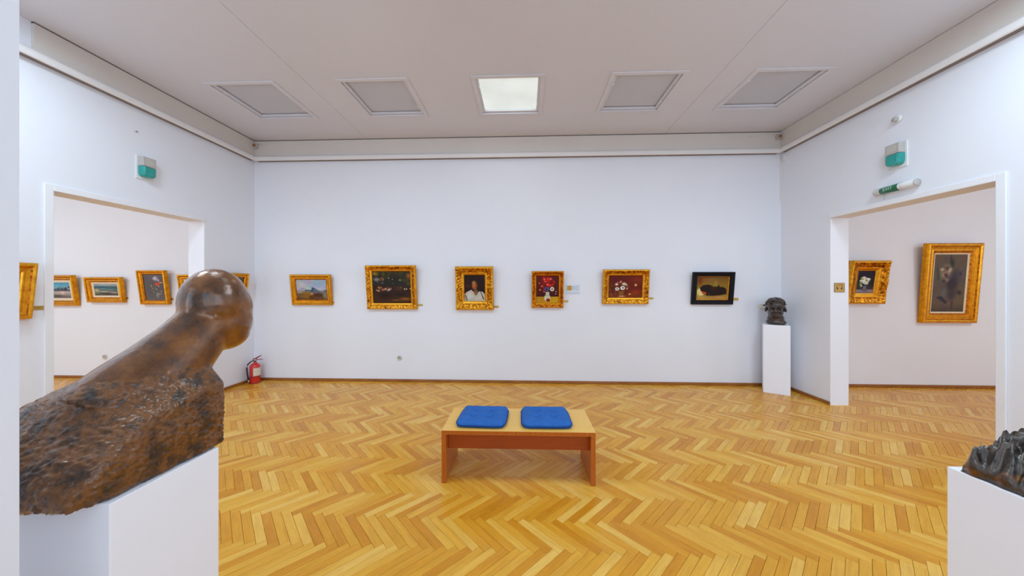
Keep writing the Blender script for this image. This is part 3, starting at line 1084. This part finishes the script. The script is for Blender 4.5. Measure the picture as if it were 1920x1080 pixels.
# main left wall
p = Pic(54, 60, 11).grad([(0, (200, 200, 190)), (.5, (160, 170, 160)), (1, (110, 90, 50))]).strokes(10)
painting('tall gold-framed picture on the left wall cut by the pillar edge', 0.62, 0.50, 2.45, 1.515, XL, R(90), T, 'plain', 0.10, 0.06, 'gold_light', p, liner=(0.03, 'liner_cream'), seed=11)
p = Pic(48, 48, 12).grad([(0, (90, 100, 90)), (1, (80, 60, 40))]).strokes(10)
painting('gold-framed picture on left wall by the corner, peeking past the bronze head', 0.46, 0.42, 4.785, 1.55, XL, R(90), T, 'plain', 0.07, 0.055, 'gold', p, seed=12)
# right room
p = Pic(54, 72, 13).grad([(0, (26, 24, 40)), (.55, (34, 28, 38)), (.8, (60, 50, 66)), (.84, (146, 130, 136)), (1, (136, 120, 124))])
p.scatter(34, (.2, .3, .75, .66), (.04, .08), [(214, 214, 200), (190, 196, 150), (150, 160, 110), (232, 232, 226), (90, 110, 60)], .5, .9).blob(.62, .36, .1, .05, (240, 240, 236), .4).blob(.38, .43, .1, .05, (236, 236, 230), .4).blob(.58, .52, .12, .06, (226, 228, 190), .4).blob(.2, .6, .08, .1, (80, 100, 50), .6)
p.poly([(.4, .66), (.6, .66), (.58, .86), (.42, .86)], (112, 104, 120)).blob(.5, .87, .2, .03, (90, 80, 90), .6).strokes(5)
painting('ornate gold-framed white flowers in a vase beside the right jamb', 0.56, 0.66, 5.19, 1.62, D, 0, R(8), 'ornate', 0.14, 0.08, 'gold_dark', p, liner=(0.016, 'gold_light'), seed=13, orn_amp=0.011)
p = Pic(60, 112, 14).grad([(0, (98, 84, 76)), (.5, (96, 84, 76)), (.85, (104, 84, 70)), (1, (74, 62, 56))])
p.blob(.5, .1, .03, .14, (56, 50, 48), .8).blob(.56, .16, .08, .12, (60, 54, 54), .7).poly([(.1, .17), (.2, .32), (.26, .42), (.14, .46), (.1, .3)], (78, 70, 66))
p.blob(.4, .32, .24, .17, (150, 132, 110), .6).blob(.36, .26, .16, .1, (124, 106, 92), .7).scatter(16, (.22, .2, .5, .46), (.03, .07), [(206, 190, 160), (96, 84, 74), (176, 156, 130), (70, 60, 60)], .6, .8)
p.blob(.66, .38, .2, .18, (70, 62, 70), .7).blob(.6, .52, .22, .16, (58, 50, 56), .6).blob(.6, .7, .18, .14, (66, 58, 60), .7).poly([(.14, .74), (.3, .72), (.5, .82), (.44, .86), (.2, .77)], (56, 50, 52)).poly([(.6, .8), (.66, .8), (.66, .98), (.61, .98)], (84, 60, 50)).blob(.36, .66, .1, .09, (104, 104, 90), .7)
p.blob(.82, .66, .12, .05, (58, 50, 54), .7, .5).blob(.82, .34, .05, .04, (56, 50, 60), .7).strokes(4)
painting('large gold-framed picture of hanging grey game bird in the right room', 0.80, 1.20, 6.41, 1.6, D, 0, R(3.8), 'plain', 0.145, 0.07, 'gold', p, liner=(0.022, 'liner_cream'), seed=14)

# brass caption plates
plate('brass caption plate beside the mountain landscape', -3.155, 1.287, D, 0, 0.075, 0.026)
plate('brass caption plate beside the dark woodland scene', -1.686, 1.247, D, 0, 0.078, 0.032)
plate('brass caption plate beside the portrait in white', -0.452, 1.222, D, 0, 0.08, 0.034)
plate('brass caption plate beside the red flower painting', 0.655, 1.312, D, 0, 0.085, 0.036)
plate('brass caption plate beside the daisy painting', 1.99, 1.36, D, 0, 0.085, 0.03)
plate('brass caption plate beside the black-framed animal painting', 3.3, 1.35, D, 0, 0.082, 0.044)
plate('brass caption plate beside the half hidden blue-sky picture', -7.66, 1.245, D, 0, 0.09, 0.034)
plate('brass caption plate beside the green seascape', -6.70, 1.352, D, 0, 0.09, 0.032)
plate('brass caption plate beside the grey flower still life', -5.915, 1.335, D, 0, 0.10, 0.036)
plate('brass caption plate on the left wall beside the pillar-cut picture', 2.82, 1.352, XL, R(90), 0.075, 0.038)

# clear information card next to the red flower painting
ic = thing('info_card', 'clear white information card with small gold picture by red flower painting', 'info card', (0.772, D, 1.505))
obj('card_panel', bx(-0.11, 0.11, -0.006, 0, -0.078, 0.078, 0.001), 'card', ic)
obj('printed_picture', bx(-0.095, -0.018, -0.0068, -0.006, -0.02, 0.055), 'card_gold', ic)
obj('printed_block', bx(-0.005, 0.022, -0.0068, -0.006, -0.005, 0.05), 'card_blue', ic)
for k in range(4):
    obj('printed_line', bx(0.03, 0.095 - 0.01 * (k % 2), -0.0068, -0.006, 0.045 - k * 0.02, 0.052 - k * 0.02), 'card_print', ic)
obj('printed_line', bx(-0.095, 0.09, -0.0068, -0.006, -0.062, -0.054), 'card_print', ic)


# ------------------------------------------------------------------ ceiling lights
def ceiling_light(label, x, lit):
    root = thing('ceiling_light', label, 'ceiling light', (x, (LY0 + LY1) / 2, ZC), (0, 0, 0), 'square ceiling lights')
    a = LH
    b2 = (LY1 - LY0) / 2

    def ring(name, o, i, z0, z1, mat, bev=0.003):
        bm = bmesh.new()
        box(bm, -o, o, -o, -i, z0, z1, bev)
        box(bm, -o, o, i, o, z0, z1, bev)
        box(bm, -o, -i, -i, i, z0, z1, bev)
        box(bm, i, o, -i, i, z0, z1, bev)
        return obj(name, bm, mat, root)
    ring('outer_frame', a + 0.02, a - 0.028, -0.012, 0.0, 'ceiling')
    ring('recess_wall', a - 0.002, a - 0.022, 0.0, 0.075, 'ceiling', 0)
    ring('inner_frame', a - 0.024, a - 0.062, 0.008, 0.03, 'ceiling')
    obj('diffuser', bx(-a + 0.03, a - 0.03, -a + 0.03, a - 0.03, 0.036, 0.044), 'diffuser_on' if lit else 'diffuser_off', root)
    for sx in (-1, 1):
        obj('clip', bx(sx * (a - 0.05) - 0.012, sx * (a - 0.05) + 0.012, -0.02 + 0.2 * sx, 0.02 + 0.2 * sx, 0.002, 0.008), 'white_plastic', root)
    if lit:
        l = bpy.data.lights.new('lamp_glow', 'AREA')
        l.shape = 'SQUARE'
        l.size = 0.66
        l.energy = 2
        l.color = (0.95, 1.0, 0.97)
        lo = bpy.data.objects.new('lamp_glow', l)
        COL.objects.link(lo)
        lo.parent = root
        lo.location = (0, 0, 0.03)
    return root


for i, (x, lb) in enumerate(zip(LX, ('unlit square ceiling light nearest the left wall', 'unlit square ceiling light just left of the glowing one', 'glowing square ceiling light in the middle of the row',
                                     'unlit square ceiling light just right of the glowing one', 'unlit square ceiling light nearest the right wall'))):
    ceiling_light(lb, x, i == 2)

# ------------------------------------------------------------------ pedestals
tag(obj('pedestal', bx(-0.153, 0.153, -0.15, 0.15, 0, 0.99, 0.003), 'pedestal', None, False, (3.705, 4.947, 0), (0, 0, R(-33))),
    'narrow white pedestal in the far right corner under the dark head', 'pedestal', 'white pedestals')
tag(obj('pedestal', bx(-0.29, 0.29, -0.166, 0.166, 0, 0.93, 0.003), 'pedestal', None, False, (-1.47, 1.047, 0)),
    'white pedestal in the left foreground under the large brown bronze bust', 'pedestal', 'white pedestals')
tag(obj('pedestal', bx(-0.27, 0.27, -0.26, 0.26, 0, 0.93, 0.003), 'pedestal', None, False, (1.727, 0.92, 0)),
    'white pedestal in the right foreground under the jagged dark bronze', 'pedestal', 'white pedestals')


# ------------------------------------------------------------------ sculptures
def remesh(bm, voxel, smooth=4):
    me = bpy.data.meshes.new('tmp')
    bmesh.ops.recalc_face_normals(bm, faces=bm.faces[:])
    bm.to_mesh(me)
    bm.free()
    o = bpy.data.objects.new('tmp', me)
    COL.objects.link(o)
    m = o.modifiers.new('r', 'REMESH')
    m.mode = 'VOXEL'
    m.voxel_size = voxel
    if smooth:
        s = o.modifiers.new('s', 'SMOOTH')
        s.iterations = smooth
        s.factor = 0.5
    dg = bpy.context.evaluated_depsgraph_get()
    dg.update()
    out = bpy.data.meshes.new_from_object(o.evaluated_get(dg))
    bpy.data.objects.remove(o)
    b = bmesh.new()
    b.from_mesh(out)
    bpy.data.meshes.remove(out)
    return b


def ell(bm, c, r, rot=None, seg=24):
    b2 = bmesh.new()
    bmesh.ops.create_uvsphere(b2, u_segments=seg, v_segments=seg // 2, radius=1.0)
    mt = Matrix.Translation(c) @ (rot.to_4x4() if rot else Matrix.Identity(4)) @ Matrix.Diagonal((r[0], r[1], r[2], 1))
    xform(b2, mt)
    me = bpy.data.meshes.new('t')
    b2.to_mesh(me)
    b2.free()
    bm.from_mesh(me)
    bpy.data.meshes.remove(me)


def loft(bm, slices):
    rings = [[bm.verts.new(p) for p in s] for s in slices]
    n = len(rings[0])
    for a, b in zip(rings, rings[1:]):
        for i in range(n):
            bm.faces.new((a[i], a[(i + 1) % n], b[(i + 1) % n], b[i]))
    bm.faces.new(rings[0])
    bm.faces.new(rings[-1])


# large brown bust, left foreground (local origin on the pedestal top)
ORG = Vector((-1.47, 1.047, 0.93))
bust = thing('bronze_bust', 'large brown bronze bust with bald head turned away, left foreground', 'sculpture', ORG)


def L(x, y, z):
    return Vector((x, y, z)) - ORG


bm = bmesh.new()
sl = []
#      y,   right x, side top z, ridge x, ridge z, left x, left z
for y, xr, zs, xm, zm, xl, zlft in ((0.822, -1.235, 0.99, -1.46, 1.01, -1.72, 0.98), (0.86, -1.205, 1.04, -1.47, 1.08, -1.74, 1.01),
                                    (0.90, -1.195, 1.075, -1.46, 1.13, -1.74, 1.03), (0.945, -1.192, 1.11, -1.46, 1.19, -1.74, 1.06), (1.0, -1.190, 1.14, -1.455, 1.243, -1.73, 1.08),
                                    (1.075, -1.188, 1.165, -1.44, 1.283, -1.70, 1.09), (1.15, -1.186, 1.185, -1.42, 1.318, -1.67, 1.09), (1.21, -1.185, 1.195, -1.40, 1.33, -1.64, 1.08), (1.25, -1.187, 1.19, -1.38, 1.32, -1.6, 1.06)):
    f = min(1.0, max(0.0, (y - 0.9) / 0.2))
    sl.append([L(*p) for p in ((xr, y, 0.931), (xr + 0.004, y, (0.93 + zs) / 2), (xr - 0.002, y, zs - 0.02), (xr - 0.018, y, zs), (xr - 0.06, y, zs + (zm - zs) * (0.15 + 0.25 * f)), (xr * .45 + xm * .55, y, zs + (zm - zs) * (0.6 + 0.25 * f)), (xm, y, zm),
                               (xm * .5 + xl * .5, y, zm * .45 + zlft * .55 + .03), (xl, y, zlft), (xl, y, 0.931))])
loft(bm, sl)
# neck flaring out of the back, up into the head
tube(bm, [L(-1.40, 1.04, 1.10), L(-1.375, 1.12, 1.18), L(-1.35, 1.19, 1.258), L(-1.328, 1.25, 1.335), L(-1.315, 1.30, 1.40), L(-1.31, 1.33, 1.46)], [0.15, 0.142, 0.124, 0.108, 0.102, 0.105], 24)
# skull, cheek and jaw
ell(bm, L(-1.308, 1.325, 1.480), (0.116, 0.118, 0.145))
ell(bm, L(-1.302, 1.340, 1.455), (0.110, 0.120, 0.140))
ell(bm, L(-1.290, 1.345, 1.40), (0.098, 0.108, 0.115))
ell(bm, L(-1.283, 1.35, 1.355), (0.078, 0.092, 0.076))
bm = remesh(bm, 0.0055, 16)
for v in bm.verts:
    p = v.co + ORG
    q = v.co
    rough = min(1, max(0, (1.25 - p.z - 0.5 * max(0, p.y - 1.10)) / 0.07))
    rough2 = 0.10 + 0.90 * rough
    # chisel marks running down the side
    f = Vector((q.x * 46, q.y * 46 + q.z * 30, q.z * 62 - q.y * 20))
    d = 0.006 * mnoise.noise(q * 15) + 0.0075 * mnoise.turbulence(f, 3, True) + 0.004 * mnoise.noise(q * 120) - 0.004
    v.co = q + v.normal * d * rough2
    if v.co.z < 0.001:
        v.co.z = 0.001
body = obj('torso', bm, 'bronze', bust, True)
body.data.materials.append(M['bronze_smooth'])
for po in body.data.polygons:
    c = po.center + ORG
    if c.z > 1.245 + 0.0 * c.y + 0.02 * mnoise.noise(po.center * 20):
        po.material_index = 1
eb = bmesh.new()
ell(eb, L(-1.232, 1.266, 1.422), (0.010, 0.020, 0.032), Matrix.Rotation(R(20), 3, 'X'), 14)
obj('ear', eb, 'bronze_smooth', bust, True)

# jagged dark bronze, right foreground
ORG2 = Vector((1.727, 0.92, 0.93))
rock = thing('bronze_sculpture', 'jagged glossy dark bronze with folded ridges, cut by the right frame edge', 'sculpture', ORG2)
bm = bmesh.new()
NX, NY = 110, 110
gv = {}
for i in range(NX + 1):
    for j in range(NY + 1):
        u, w_ = i / NX, j / NY
        # irregular outline
        ex = 0.012 * mnoise.noise(Vector((0, w_ * 9, 2.0)))
        ey = 0.014 * mnoise.noise(Vector((u * 8, 0, 5.0)))
        x = 1.478 + ex * (1 - u) + u * 0.485
        y = 0.68 + w_ * (0.470 + ey)
        q = Vector((x, y, 0))
        wq = q + Vector((0.05 * mnoise.noise(q * 7), 0.05 * mnoise.noise(q * 7 + Vector((9, 3, 0))), 0))
        r1 = 1 - abs(mnoise.noise(Vector((wq.x * 13 + wq.y * 6, wq.y * 8 - wq.x * 3, 1.3))))
        r2 = 1 - abs(mnoise.noise(Vector((wq.x * 30, wq.y * 22, 4.1))))
        hgt = 0.052 + 0.62 * min(x - 1.47, 0.24) + 0.05 * (r1 ** 3 - 0.45) + 0.045 * (r2 ** 3 - 0.45) + 0.012 * (abs(mnoise.noise(q * 60)) - 0.2)
        ed = min(u * 16, (1 - u) * 12, w_ * 12, (1 - w_) * 16)
        fall = min(1.0, ed) ** 0.45
        z = max(0.012, hgt) * fall
        # undercut rim: the outline leans out a little over the base
        gv[(i, j)] = bm.verts.new((x - ORG2.x - 0.016 * (1 - u) * max(0, 1 - ed * .5), y - ORG2.y, 0.001 + z))
for i in range(NX):
    for j in range(NY):
        bm.faces.new((gv[(i, j)], gv[(i + 1, j)], gv[(i + 1, j + 1)], gv[(i, j + 1)]))
rim = [gv[(i, 0)] for i in range(NX)] + [gv[(NX, j)] for j in range(NY)] + [gv[(i, NY)] for i in range(NX, 0, -1)] + [gv[(0, j)] for j in range(NY, 0, -1)]
low = [bm.verts.new((v.co.x * .985, v.co.y * .985, 0.0005)) for v in rim]
for k in range(len(rim)):
    k2 = (k + 1) % len(rim)
    bm.faces.new((rim[k], rim[k2], low[k2], low[k]))
bm.faces.new(low)
obj('bronze_mass', bm, 'bronze_wet', rock, True)

# dark head on the far pedestal
hd = thing('portrait_sculpture', 'dark bronze man\'s head with curly hair on the far corner pedestal', 'sculpture', (3.69, 4.93, 0.991), (0, 0, R(-36)))
bm = bmesh.new()
ell(bm, (0, 0.02, 0.285), (0.128, 0.145, 0.105))           # skull
ell(bm, (0, -0.005, 0.20), (0.112, 0.118, 0.12))           # face
ell(bm, (0, -0.055, 0.135), (0.075, 0.06, 0.05))           # chin
ell(bm, (0, 0.02, 0.08), (0.118, 0.108, 0.10))             # neck
ell(bm, (0, 0.02, 0.035), (0.135, 0.115, 0.05))            # cut of the neck
ell(bm, (0.085, 0.0, 0.03), (0.06, 0.08, 0.035))
ell(bm, (0, -0.118, 0.215), (0.022, 0.03, 0.045), Matrix.Rotation(R(-14), 3, 'X'))  # nose
ell(bm, (0, -0.126, 0.192), (0.032, 0.02, 0.016))
ell(bm, (0.045, -0.105, 0.262), (0.05, 0.028, 0.016))      # brows
ell(bm, (-0.045, -0.105, 0.262), (0.05, 0.028, 0.016))
ell(bm, (0.058, -0.09, 0.2), (0.03, 0.03, 0.032))          # cheeks
ell(bm, (-0.058, -0.09, 0.2), (0.03, 0.03, 0.032))
ell(bm, (0, -0.112, 0.158), (0.04, 0.014, 0.008))          # lips
ell(bm, (0, -0.108, 0.143), (0.034, 0.014, 0.008))
bm = remesh(bm, 0.0065, 3)
for v in bm.verts:
    q = v.co.copy()
    d = 0.004 * mnoise.noise(q * 40)
    if q.y < -0.04:
        for sx in (-1, 1):
            d -= 0.022 * math.exp(-(((q.x - sx * 0.042) / 0.022) ** 2 + ((q.z - 0.238) / 0.014) ** 2))
        d -= 0.012 * math.exp(-((q.z - 0.15) / 0.004) ** 2 - (q.x / 0.045) ** 2)
        d -= 0.012 * math.exp(-((q.z - 0.172) / 0.007) ** 2 - (q.x / 0.05) ** 2)
    v.co = q + v.normal * d
    v.co.z = max(v.co.z, 0.001)
obj('face', bm, 'bronze_dark', hd, True)
bm = bmesh.new()
rs = random.Random(5)
for k in range(120):
    th = rs.uniform(0, 2 * PI)
    ph = rs.uniform(0.02, 1.0)
    x, y, z = 0.128 * math.cos(th) * math.sqrt(1 - ph * ph) * 1.0, 0.145 * math.sin(th) * math.sqrt(1 - ph * ph), 0.098 * ph
    if y < -0.06 and z < 0.028:
        continue
    ell(bm, (x, 0.02 + y, 0.29 + z), (rs.uniform(.014, .022), rs.uniform(.014, .022), rs.uniform(.01, .018)), None, 8)
for k in range(40):
    th = rs.uniform(R(10), R(170))
    ell(bm, (0.122 * math.cos(th), 0.02 + 0.135 * math.sin(th), rs.uniform(0.2, 0.29)), (.02, .02, .018), None, 8)
obj('hair', bm, 'bronze_dark', hd, True)
for s in (-1, 1):
    bm = bmesh.new()
    ell(bm, (s * 0.128, 0.01, 0.222), (0.02, 0.026, 0.042), Matrix.Rotation(R(s * -12), 3, 'Y'), 14)
    obj('ear', bm, 'bronze_dark', hd, True)


hd.scale = (0.86, 0.95, 1.0)

# ------------------------------------------------------------------ fire extinguisher
fe = thing('fire_extinguisher', 'red fire extinguisher with black hose standing in the left back corner', 'fire extinguisher', (-4.325, 5.065, 0), (0, 0, R(25)))
bm = bmesh.new()
lathe(bm, [(0, 0.012), (0.068, 0.012), (0.072, 0.022), (0.072, 0.262), (0.066, 0.288), (0.048, 0.308), (0.03, 0.32), (0.022, 0.326), (0.022, 0.336), (0, 0.336)], 28)
cyl = obj('cylinder', bm, 'red', fe, True)
bm = lathe(bmesh.new(), [(0.0, 0), (0.07, 0), (0.0735, 0.006), (0.0735, 0.02), (0.07, 0.022), (0, 0.022)], 28)
obj('base_ring', bm, 'red_dark', fe, True)
bm = bmesh.new()
n = 14
va = []
for i in range(n + 1):
    a = R(-95 + 125 * i / n)
    va.append([bm.verts.new((0.0727 * math.cos(a), 0.0727 * math.sin(a), z)) for z in (0.125, 0.25)])
for a, b in zip(va, va[1:]):
    bm.faces.new((a[0], b[0], b[1], a[1]))
obj('paper_label', bm, 'label_paper', cyl, True)
bm = lathe(bmesh.new(), [(0.0725, 0.098), (0.0738, 0.1), (0.0738, 0.112), (0.0725, 0.114)], 28)
obj('strap', bm, 'red_dark', fe, True)
obj('valve', lathe(bmesh.new(), [(0, 0.334), (0.017, 0.334), (0.017, 0.35), (0.022, 0.354), (0.022, 0.382), (0.012, 0.39), (0, 0.39)], 16), 'steel', fe, True)
bm = bmesh.new()
tube(bm, [(-0.03, 0, 0.378), (0.0, 0, 0.388), (0.05, -0.01, 0.418), (0.085, -0.015, 0.44)], [0.011, 0.012, 0.009, 0.006], 8)
obj('lever', bm, 'red_dark', fe, True)
obj('carry_handle', tube(bmesh.new(), [(-0.02, 0, 0.372), (0.03, -0.005, 0.374), (0.105, -0.01, 0.374)], [0.008, 0.007, 0.005], 8), 'red_dark', fe, True)
bm = bmesh.new()
tube(bm, [(-0.015, -0.01, 0.36), (-0.05, -0.025, 0.35), (-0.085, -0.035, 0.31), (-0.096, -0.04, 0.25), (-0.09, -0.045, 0.18), (-0.078, -0.05, 0.11), (-0.07, -0.052, 0.07)], [0.008, 0.009, 0.01, 0.01, 0.01, 0.011, 0.014], 10)
hose = obj('hose', bm, 'black_rubber', fe, True)
obj('nozzle', tube(bmesh.new(), [(-0.07, -0.052, 0.07), (-0.066, -0.054, 0.02)], [0.012, 0.014], 10), 'steel', hose, True)
gb = lathe(bmesh.new(), [(0, 0), (0.014, 0), (0.014, 0.008), (0, 0.01)], 14)
xform(gb, Matrix.Translation((0.005, -0.022, 0.366)) @ Matrix.Rotation(R(90), 4, 'X'))
obj('pressure_gauge', gb, 'steel', fe, True)


# ------------------------------------------------------------------ wall devices
def siren(label, x, y, z, rotz):
    root = thing('alarm_beacon', label, 'alarm light', (x, y, z), (0, 0, rotz), 'teal alarm beacons')
    obj('back_plate', bx(-0.085, 0.085, -0.012, 0, -0.135, 0.135, 0.003), 'white_plastic', root)
    bm = bmesh.new()
    box(bm, -0.068, 0.068, -0.075, -0.012, 0.012, 0.122, 0.008)
    up = obj('housing', bm, 'grey_plastic', root)
    for k in range(4):
        obj('sound_slot', bx(-0.04, 0.04, -0.0765, -0.0745, 0.045 + 0.016 * k, 0.05 + 0.016 * k), 'cream_plastic', up)
    bm = bmesh.new()
    n = 12
    # lens: rounded lower corners, bulging front
    out = []
    for i in range(n + 1):
        a = PI + PI * i / n
        out.append((0.068 * math.copysign(abs(math.cos(a)) ** 0.5, math.cos(a)), -0.04 + 0.07 * math.copysign(abs(math.sin(a)) ** 0.6, math.sin(a)) * 1.0))
    out = [(0.068 * -1, 0.01)] + out + [(0.068, 0.01)]
    rings = []
    for d, s in ((-0.012, 1.0), (-0.06, 1.0), (-0.075, 0.93), (-0.082, 0.75)):
        rings.append([bm.verts.new((px * s, d, (pz + 0.03) * s - 0.03)) for px, pz in out])
    for a, b in zip(rings, rings[1:]):
        for i in range(len(a)):
            j = (i + 1) % len(a)
            bm.faces.new((a[i], a[j], b[j], b[i]))
    bm.faces.new(rings[-1])
    bm.faces.new(rings[0])
    obj('lens', bm, 'teal', root)
    return root


siren('teal and grey alarm beacon high on the left wall', XL, 3.655, 2.935, R(90))
siren('teal and grey alarm beacon on the right wall above the exit sign', XR, 3.625, 2.945, R(-90))

# exit sign: tubular housing with a green legend
ex = thing('exit_sign', 'white tubular exit light with green lettered panel over the right opening', 'exit sign', (XR, 3.625, 2.603), (0, 0, R(-90)))


def rod(x0, x1, r, yc, seg=20):
    bm = lathe(bmesh.new(), [(0, 0), (r * .92, 0), (r, 0.004), (r, (x1 - x0) - 0.004), (r * .92, x1 - x0), (0, x1 - x0)], seg)
    return xform(bm, Matrix.Translation((x0, yc, 0)) @ Matrix.Rotation(R(90), 4, 'Y'))


obj('back_tray', bx(-0.19, 0.19, -0.02, 0, -0.034, 0.028, 0.003), 'white_plastic', ex)
obj('tube_cover', rod(-0.185, 0.185, 0.036, -0.034), 'white_plastic', ex, True)
obj('end_cap', rod(0.185, 0.197, 0.038, -0.034), 'grey_plastic', ex, True)
obj('end_cap', rod(-0.197, -0.185, 0.038, -0.034), 'grey_plastic', ex, True)
for xx in (-0.165, -0.15, 0.06, 0.075):
    obj('clear_rib', rod(xx, xx + 0.006, 0.0372, -0.034), 'grey_plastic', ex, True)
gp = obj('green_panel', rod(-0.135, 0.045, 0.0375, -0.034), 'sign_green', ex, True)
fc = bpy.data.curves.new('legend', 'FONT')
fc.body = 'EXIT'
fc.size = 0.046
fc.align_x = 'CENTER'
fc.align_y = 'CENTER'
fc.extrude = 0.001
fo = bpy.data.objects.new('legend_tmp', fc)
COL.objects.link(fo)
dg = bpy.context.evaluated_depsgraph_get()
dg.update()
me = bpy.data.meshes.new_from_object(fo.evaluated_get(dg))
bpy.data.objects.remove(fo)
me.materials.clear()
me.materials.append(M['sign_letters'])
lt = bpy.data.objects.new('lettering', me)
COL.objects.link(lt)
lt.parent = gp
lt.rotation_euler = (R(90), 0, 0)
lt.location = (-0.045, -0.0725, 0.0)
obj('cable', tube(bmesh.new(), [(-0.14, -0.006, -0.034), (-0.14, -0.006, -0.09)], 0.004, 8), 'cream_plastic', ex, True)

# round holder above the beacon
sn = thing('wall_sensor', 'small round white holder above the right alarm beacon', 'sensor', (XR, 3.625, 3.34), (0, 0, R(-90)))
obj('mount', xform(lathe(bmesh.new(), [(0, 0), (0.042, 0), (0.042, 0.02), (0.03, 0.03), (0, 0.03)], 20), Matrix.Rotation(R(90), 4, 'X')), 'white_plastic', sn, True)
obj('sensor_head', xform(lathe(bmesh.new(), [(0, 0.028), (0.024, 0.028), (0.022, 0.055), (0, 0.06)], 18), Matrix.Translation((0.0, 0, -0.012)) @ Matrix.Rotation(R(90), 4, 'X')), 'grey_plastic', sn, True)

# corner junction boxes under the ceiling
for lab, x, sx in (('small brownish junction box in the left back cornice corner', XL + FP + 0.03, 1), ('small brownish junction box in the right back cornice corner', XR - FP - 0.045, -1)):
    jb = thing('junction_box', lab, 'junction box', (x, D - FP, 3.855), (0, 0, 0), 'cornice junction boxes')
    obj('box_body', bx(-0.035, 0.035, -0.04, 0, -0.04, 0.04, 0.006), 'grey_plastic', jb)
    obj('terminal_cap', xform(lathe(bmesh.new(), [(0, 0), (0.022, 0), (0.02, 0.012), (0, 0.014)], 14), Matrix.Translation((0, -0.04, 0)) @ Matrix.Rotation(R(90), 4, 'X')), 'baseboard', jb, True)
    obj('cable', tube(bmesh.new(), [(sx * 0.03, -0.012, 0.02), (sx * 0.2, -0.008, 0.03), (sx * 0.45, -0.006, 0.032)], 0.005, 6), 'cornice', jb, True)

# thin cable duct in the right corner
cd = thing('cable_duct', 'thin white cable duct running down the right back corner', 'cable duct', (XR, D, 2.86))
obj('duct', bx(-0.018, 0, -0.014, 0, 0, 0.74, 0.002), 'white_plastic', cd)
obj('duct_box', bx(-0.03, 0, -0.10, -0.05, 0.62, 0.70, 0.004), 'white_plastic', cd)

# wall sockets
for lab, x, z in (('round white wall socket low on the long back wall', -2.033, 0.387), ('round white wall socket low on the left room wall', -7.07, 0.363)):
    so_ = thing('wall_socket', lab, 'socket', (x, D, z), (0, 0, 0), 'round wall sockets')
    obj('cover', xform(lathe(bmesh.new(), [(0, 0), (0.042, 0), (0.04, 0.012), (0.03, 0.016), (0.028, 0.008), (0, 0.008)], 24), Matrix.Rotation(R(90), 4, 'X')), 'cream_plastic', so_, True)
    obj('socket_well', xform(lathe(bmesh.new(), [(0, 0.0085), (0.026, 0.0085), (0.026, 0.010), (0, 0.010)], 20), Matrix.Rotation(R(90), 4, 'X')), 'grey_plastic', so_)
    for s in (-1, 1):
        obj('contact_hole', xform(lathe(bmesh.new(), [(0, 0.010), (0.005, 0.010), (0.005, 0.0112), (0, 0.0112)], 10), Matrix.Translation((s * 0.01, 0, 0.006)) @ Matrix.Rotation(R(90), 4, 'X')), 'dark', so_)

# climate logger behind the dark head
cl = thing('climate_logger', 'small white humidity logger with dark display left of the dark head', 'thermostat', (3.722, D, 1.24))
obj('case', bx(-0.065, 0.065, -0.025, 0, -0.035, 0.035, 0.004), 'cream_plastic', cl)
obj('display', bx(-0.025, 0.035, -0.0265, -0.025, 0.008, 0.028), 'dark', cl)
obj('mounting_tab', bx(-0.095, -0.065, -0.008, 0, -0.015, 0.035, 0.002), 'white_plastic', cl)

# headphone sign on the right jamb
hs = thing('headphone_sign', 'square brass sign with headphones symbol on the right jamb', 'sign', (4.10, RD[1], 1.535))
obj('sign_plate', bx(-0.064, 0.064, -0.006, 0, -0.061, 0.061, 0.002), 'brass_sign', hs)
fb = bmesh.new()
for a in ((-.064, .064, .056, .061), (-.064, .064, -.061, -.056), (-.064, -.058, -.056, .056), (.058, .064, -.056, .056)):
    box(fb, a[0], a[1], -0.0072, -0.006, a[2], a[3])
obj('sign_border', fb, 'brass_sign_edge', hs)
arc = [(0.034 * math.cos(R(a)), -0.0075, 0.012 + 0.034 * math.sin(R(a))) for a in range(-20, 201, 11)]
obj('headband_symbol', tube(bmesh.new(), arc, 0.0035, 6), 'ink_soft', hs, True)
for s in (-1, 1):
    bm = bmesh.new()
    ell(bm, (s * 0.026, -0.0075, -0.012), (0.009, 0.002, 0.014), Matrix.Rotation(R(s * 20), 3, 'Y'), 12)
    obj('ear_cup_symbol', bm, 'ink', hs, True)
    obj('center_dot', xform(lathe(bmesh.new(), [(0, 0), (0.005, 0), (0.005, 0.001), (0, 0.001)], 10), Matrix.Translation((0, -0.006, 0.02 + 0.012 * s)) @ Matrix.Rotation(R(90), 4, 'X')), 'ink_soft', hs)

# picture nail left on the wall
nl = thing('wall_nail', 'tiny dark nail high on the left wall near the cornice', 'nail', (XL, 3.57, 3.33), (0, 0, R(90)))
obj('nail_shaft', xform(lathe(bmesh.new(), [(0, 0), (0.004, 0), (0.004, 0.02), (0.008, 0.02), (0.008, 0.024), (0, 0.024)], 8), Matrix.Rotation(R(90), 4, 'X')), 'steel', nl)
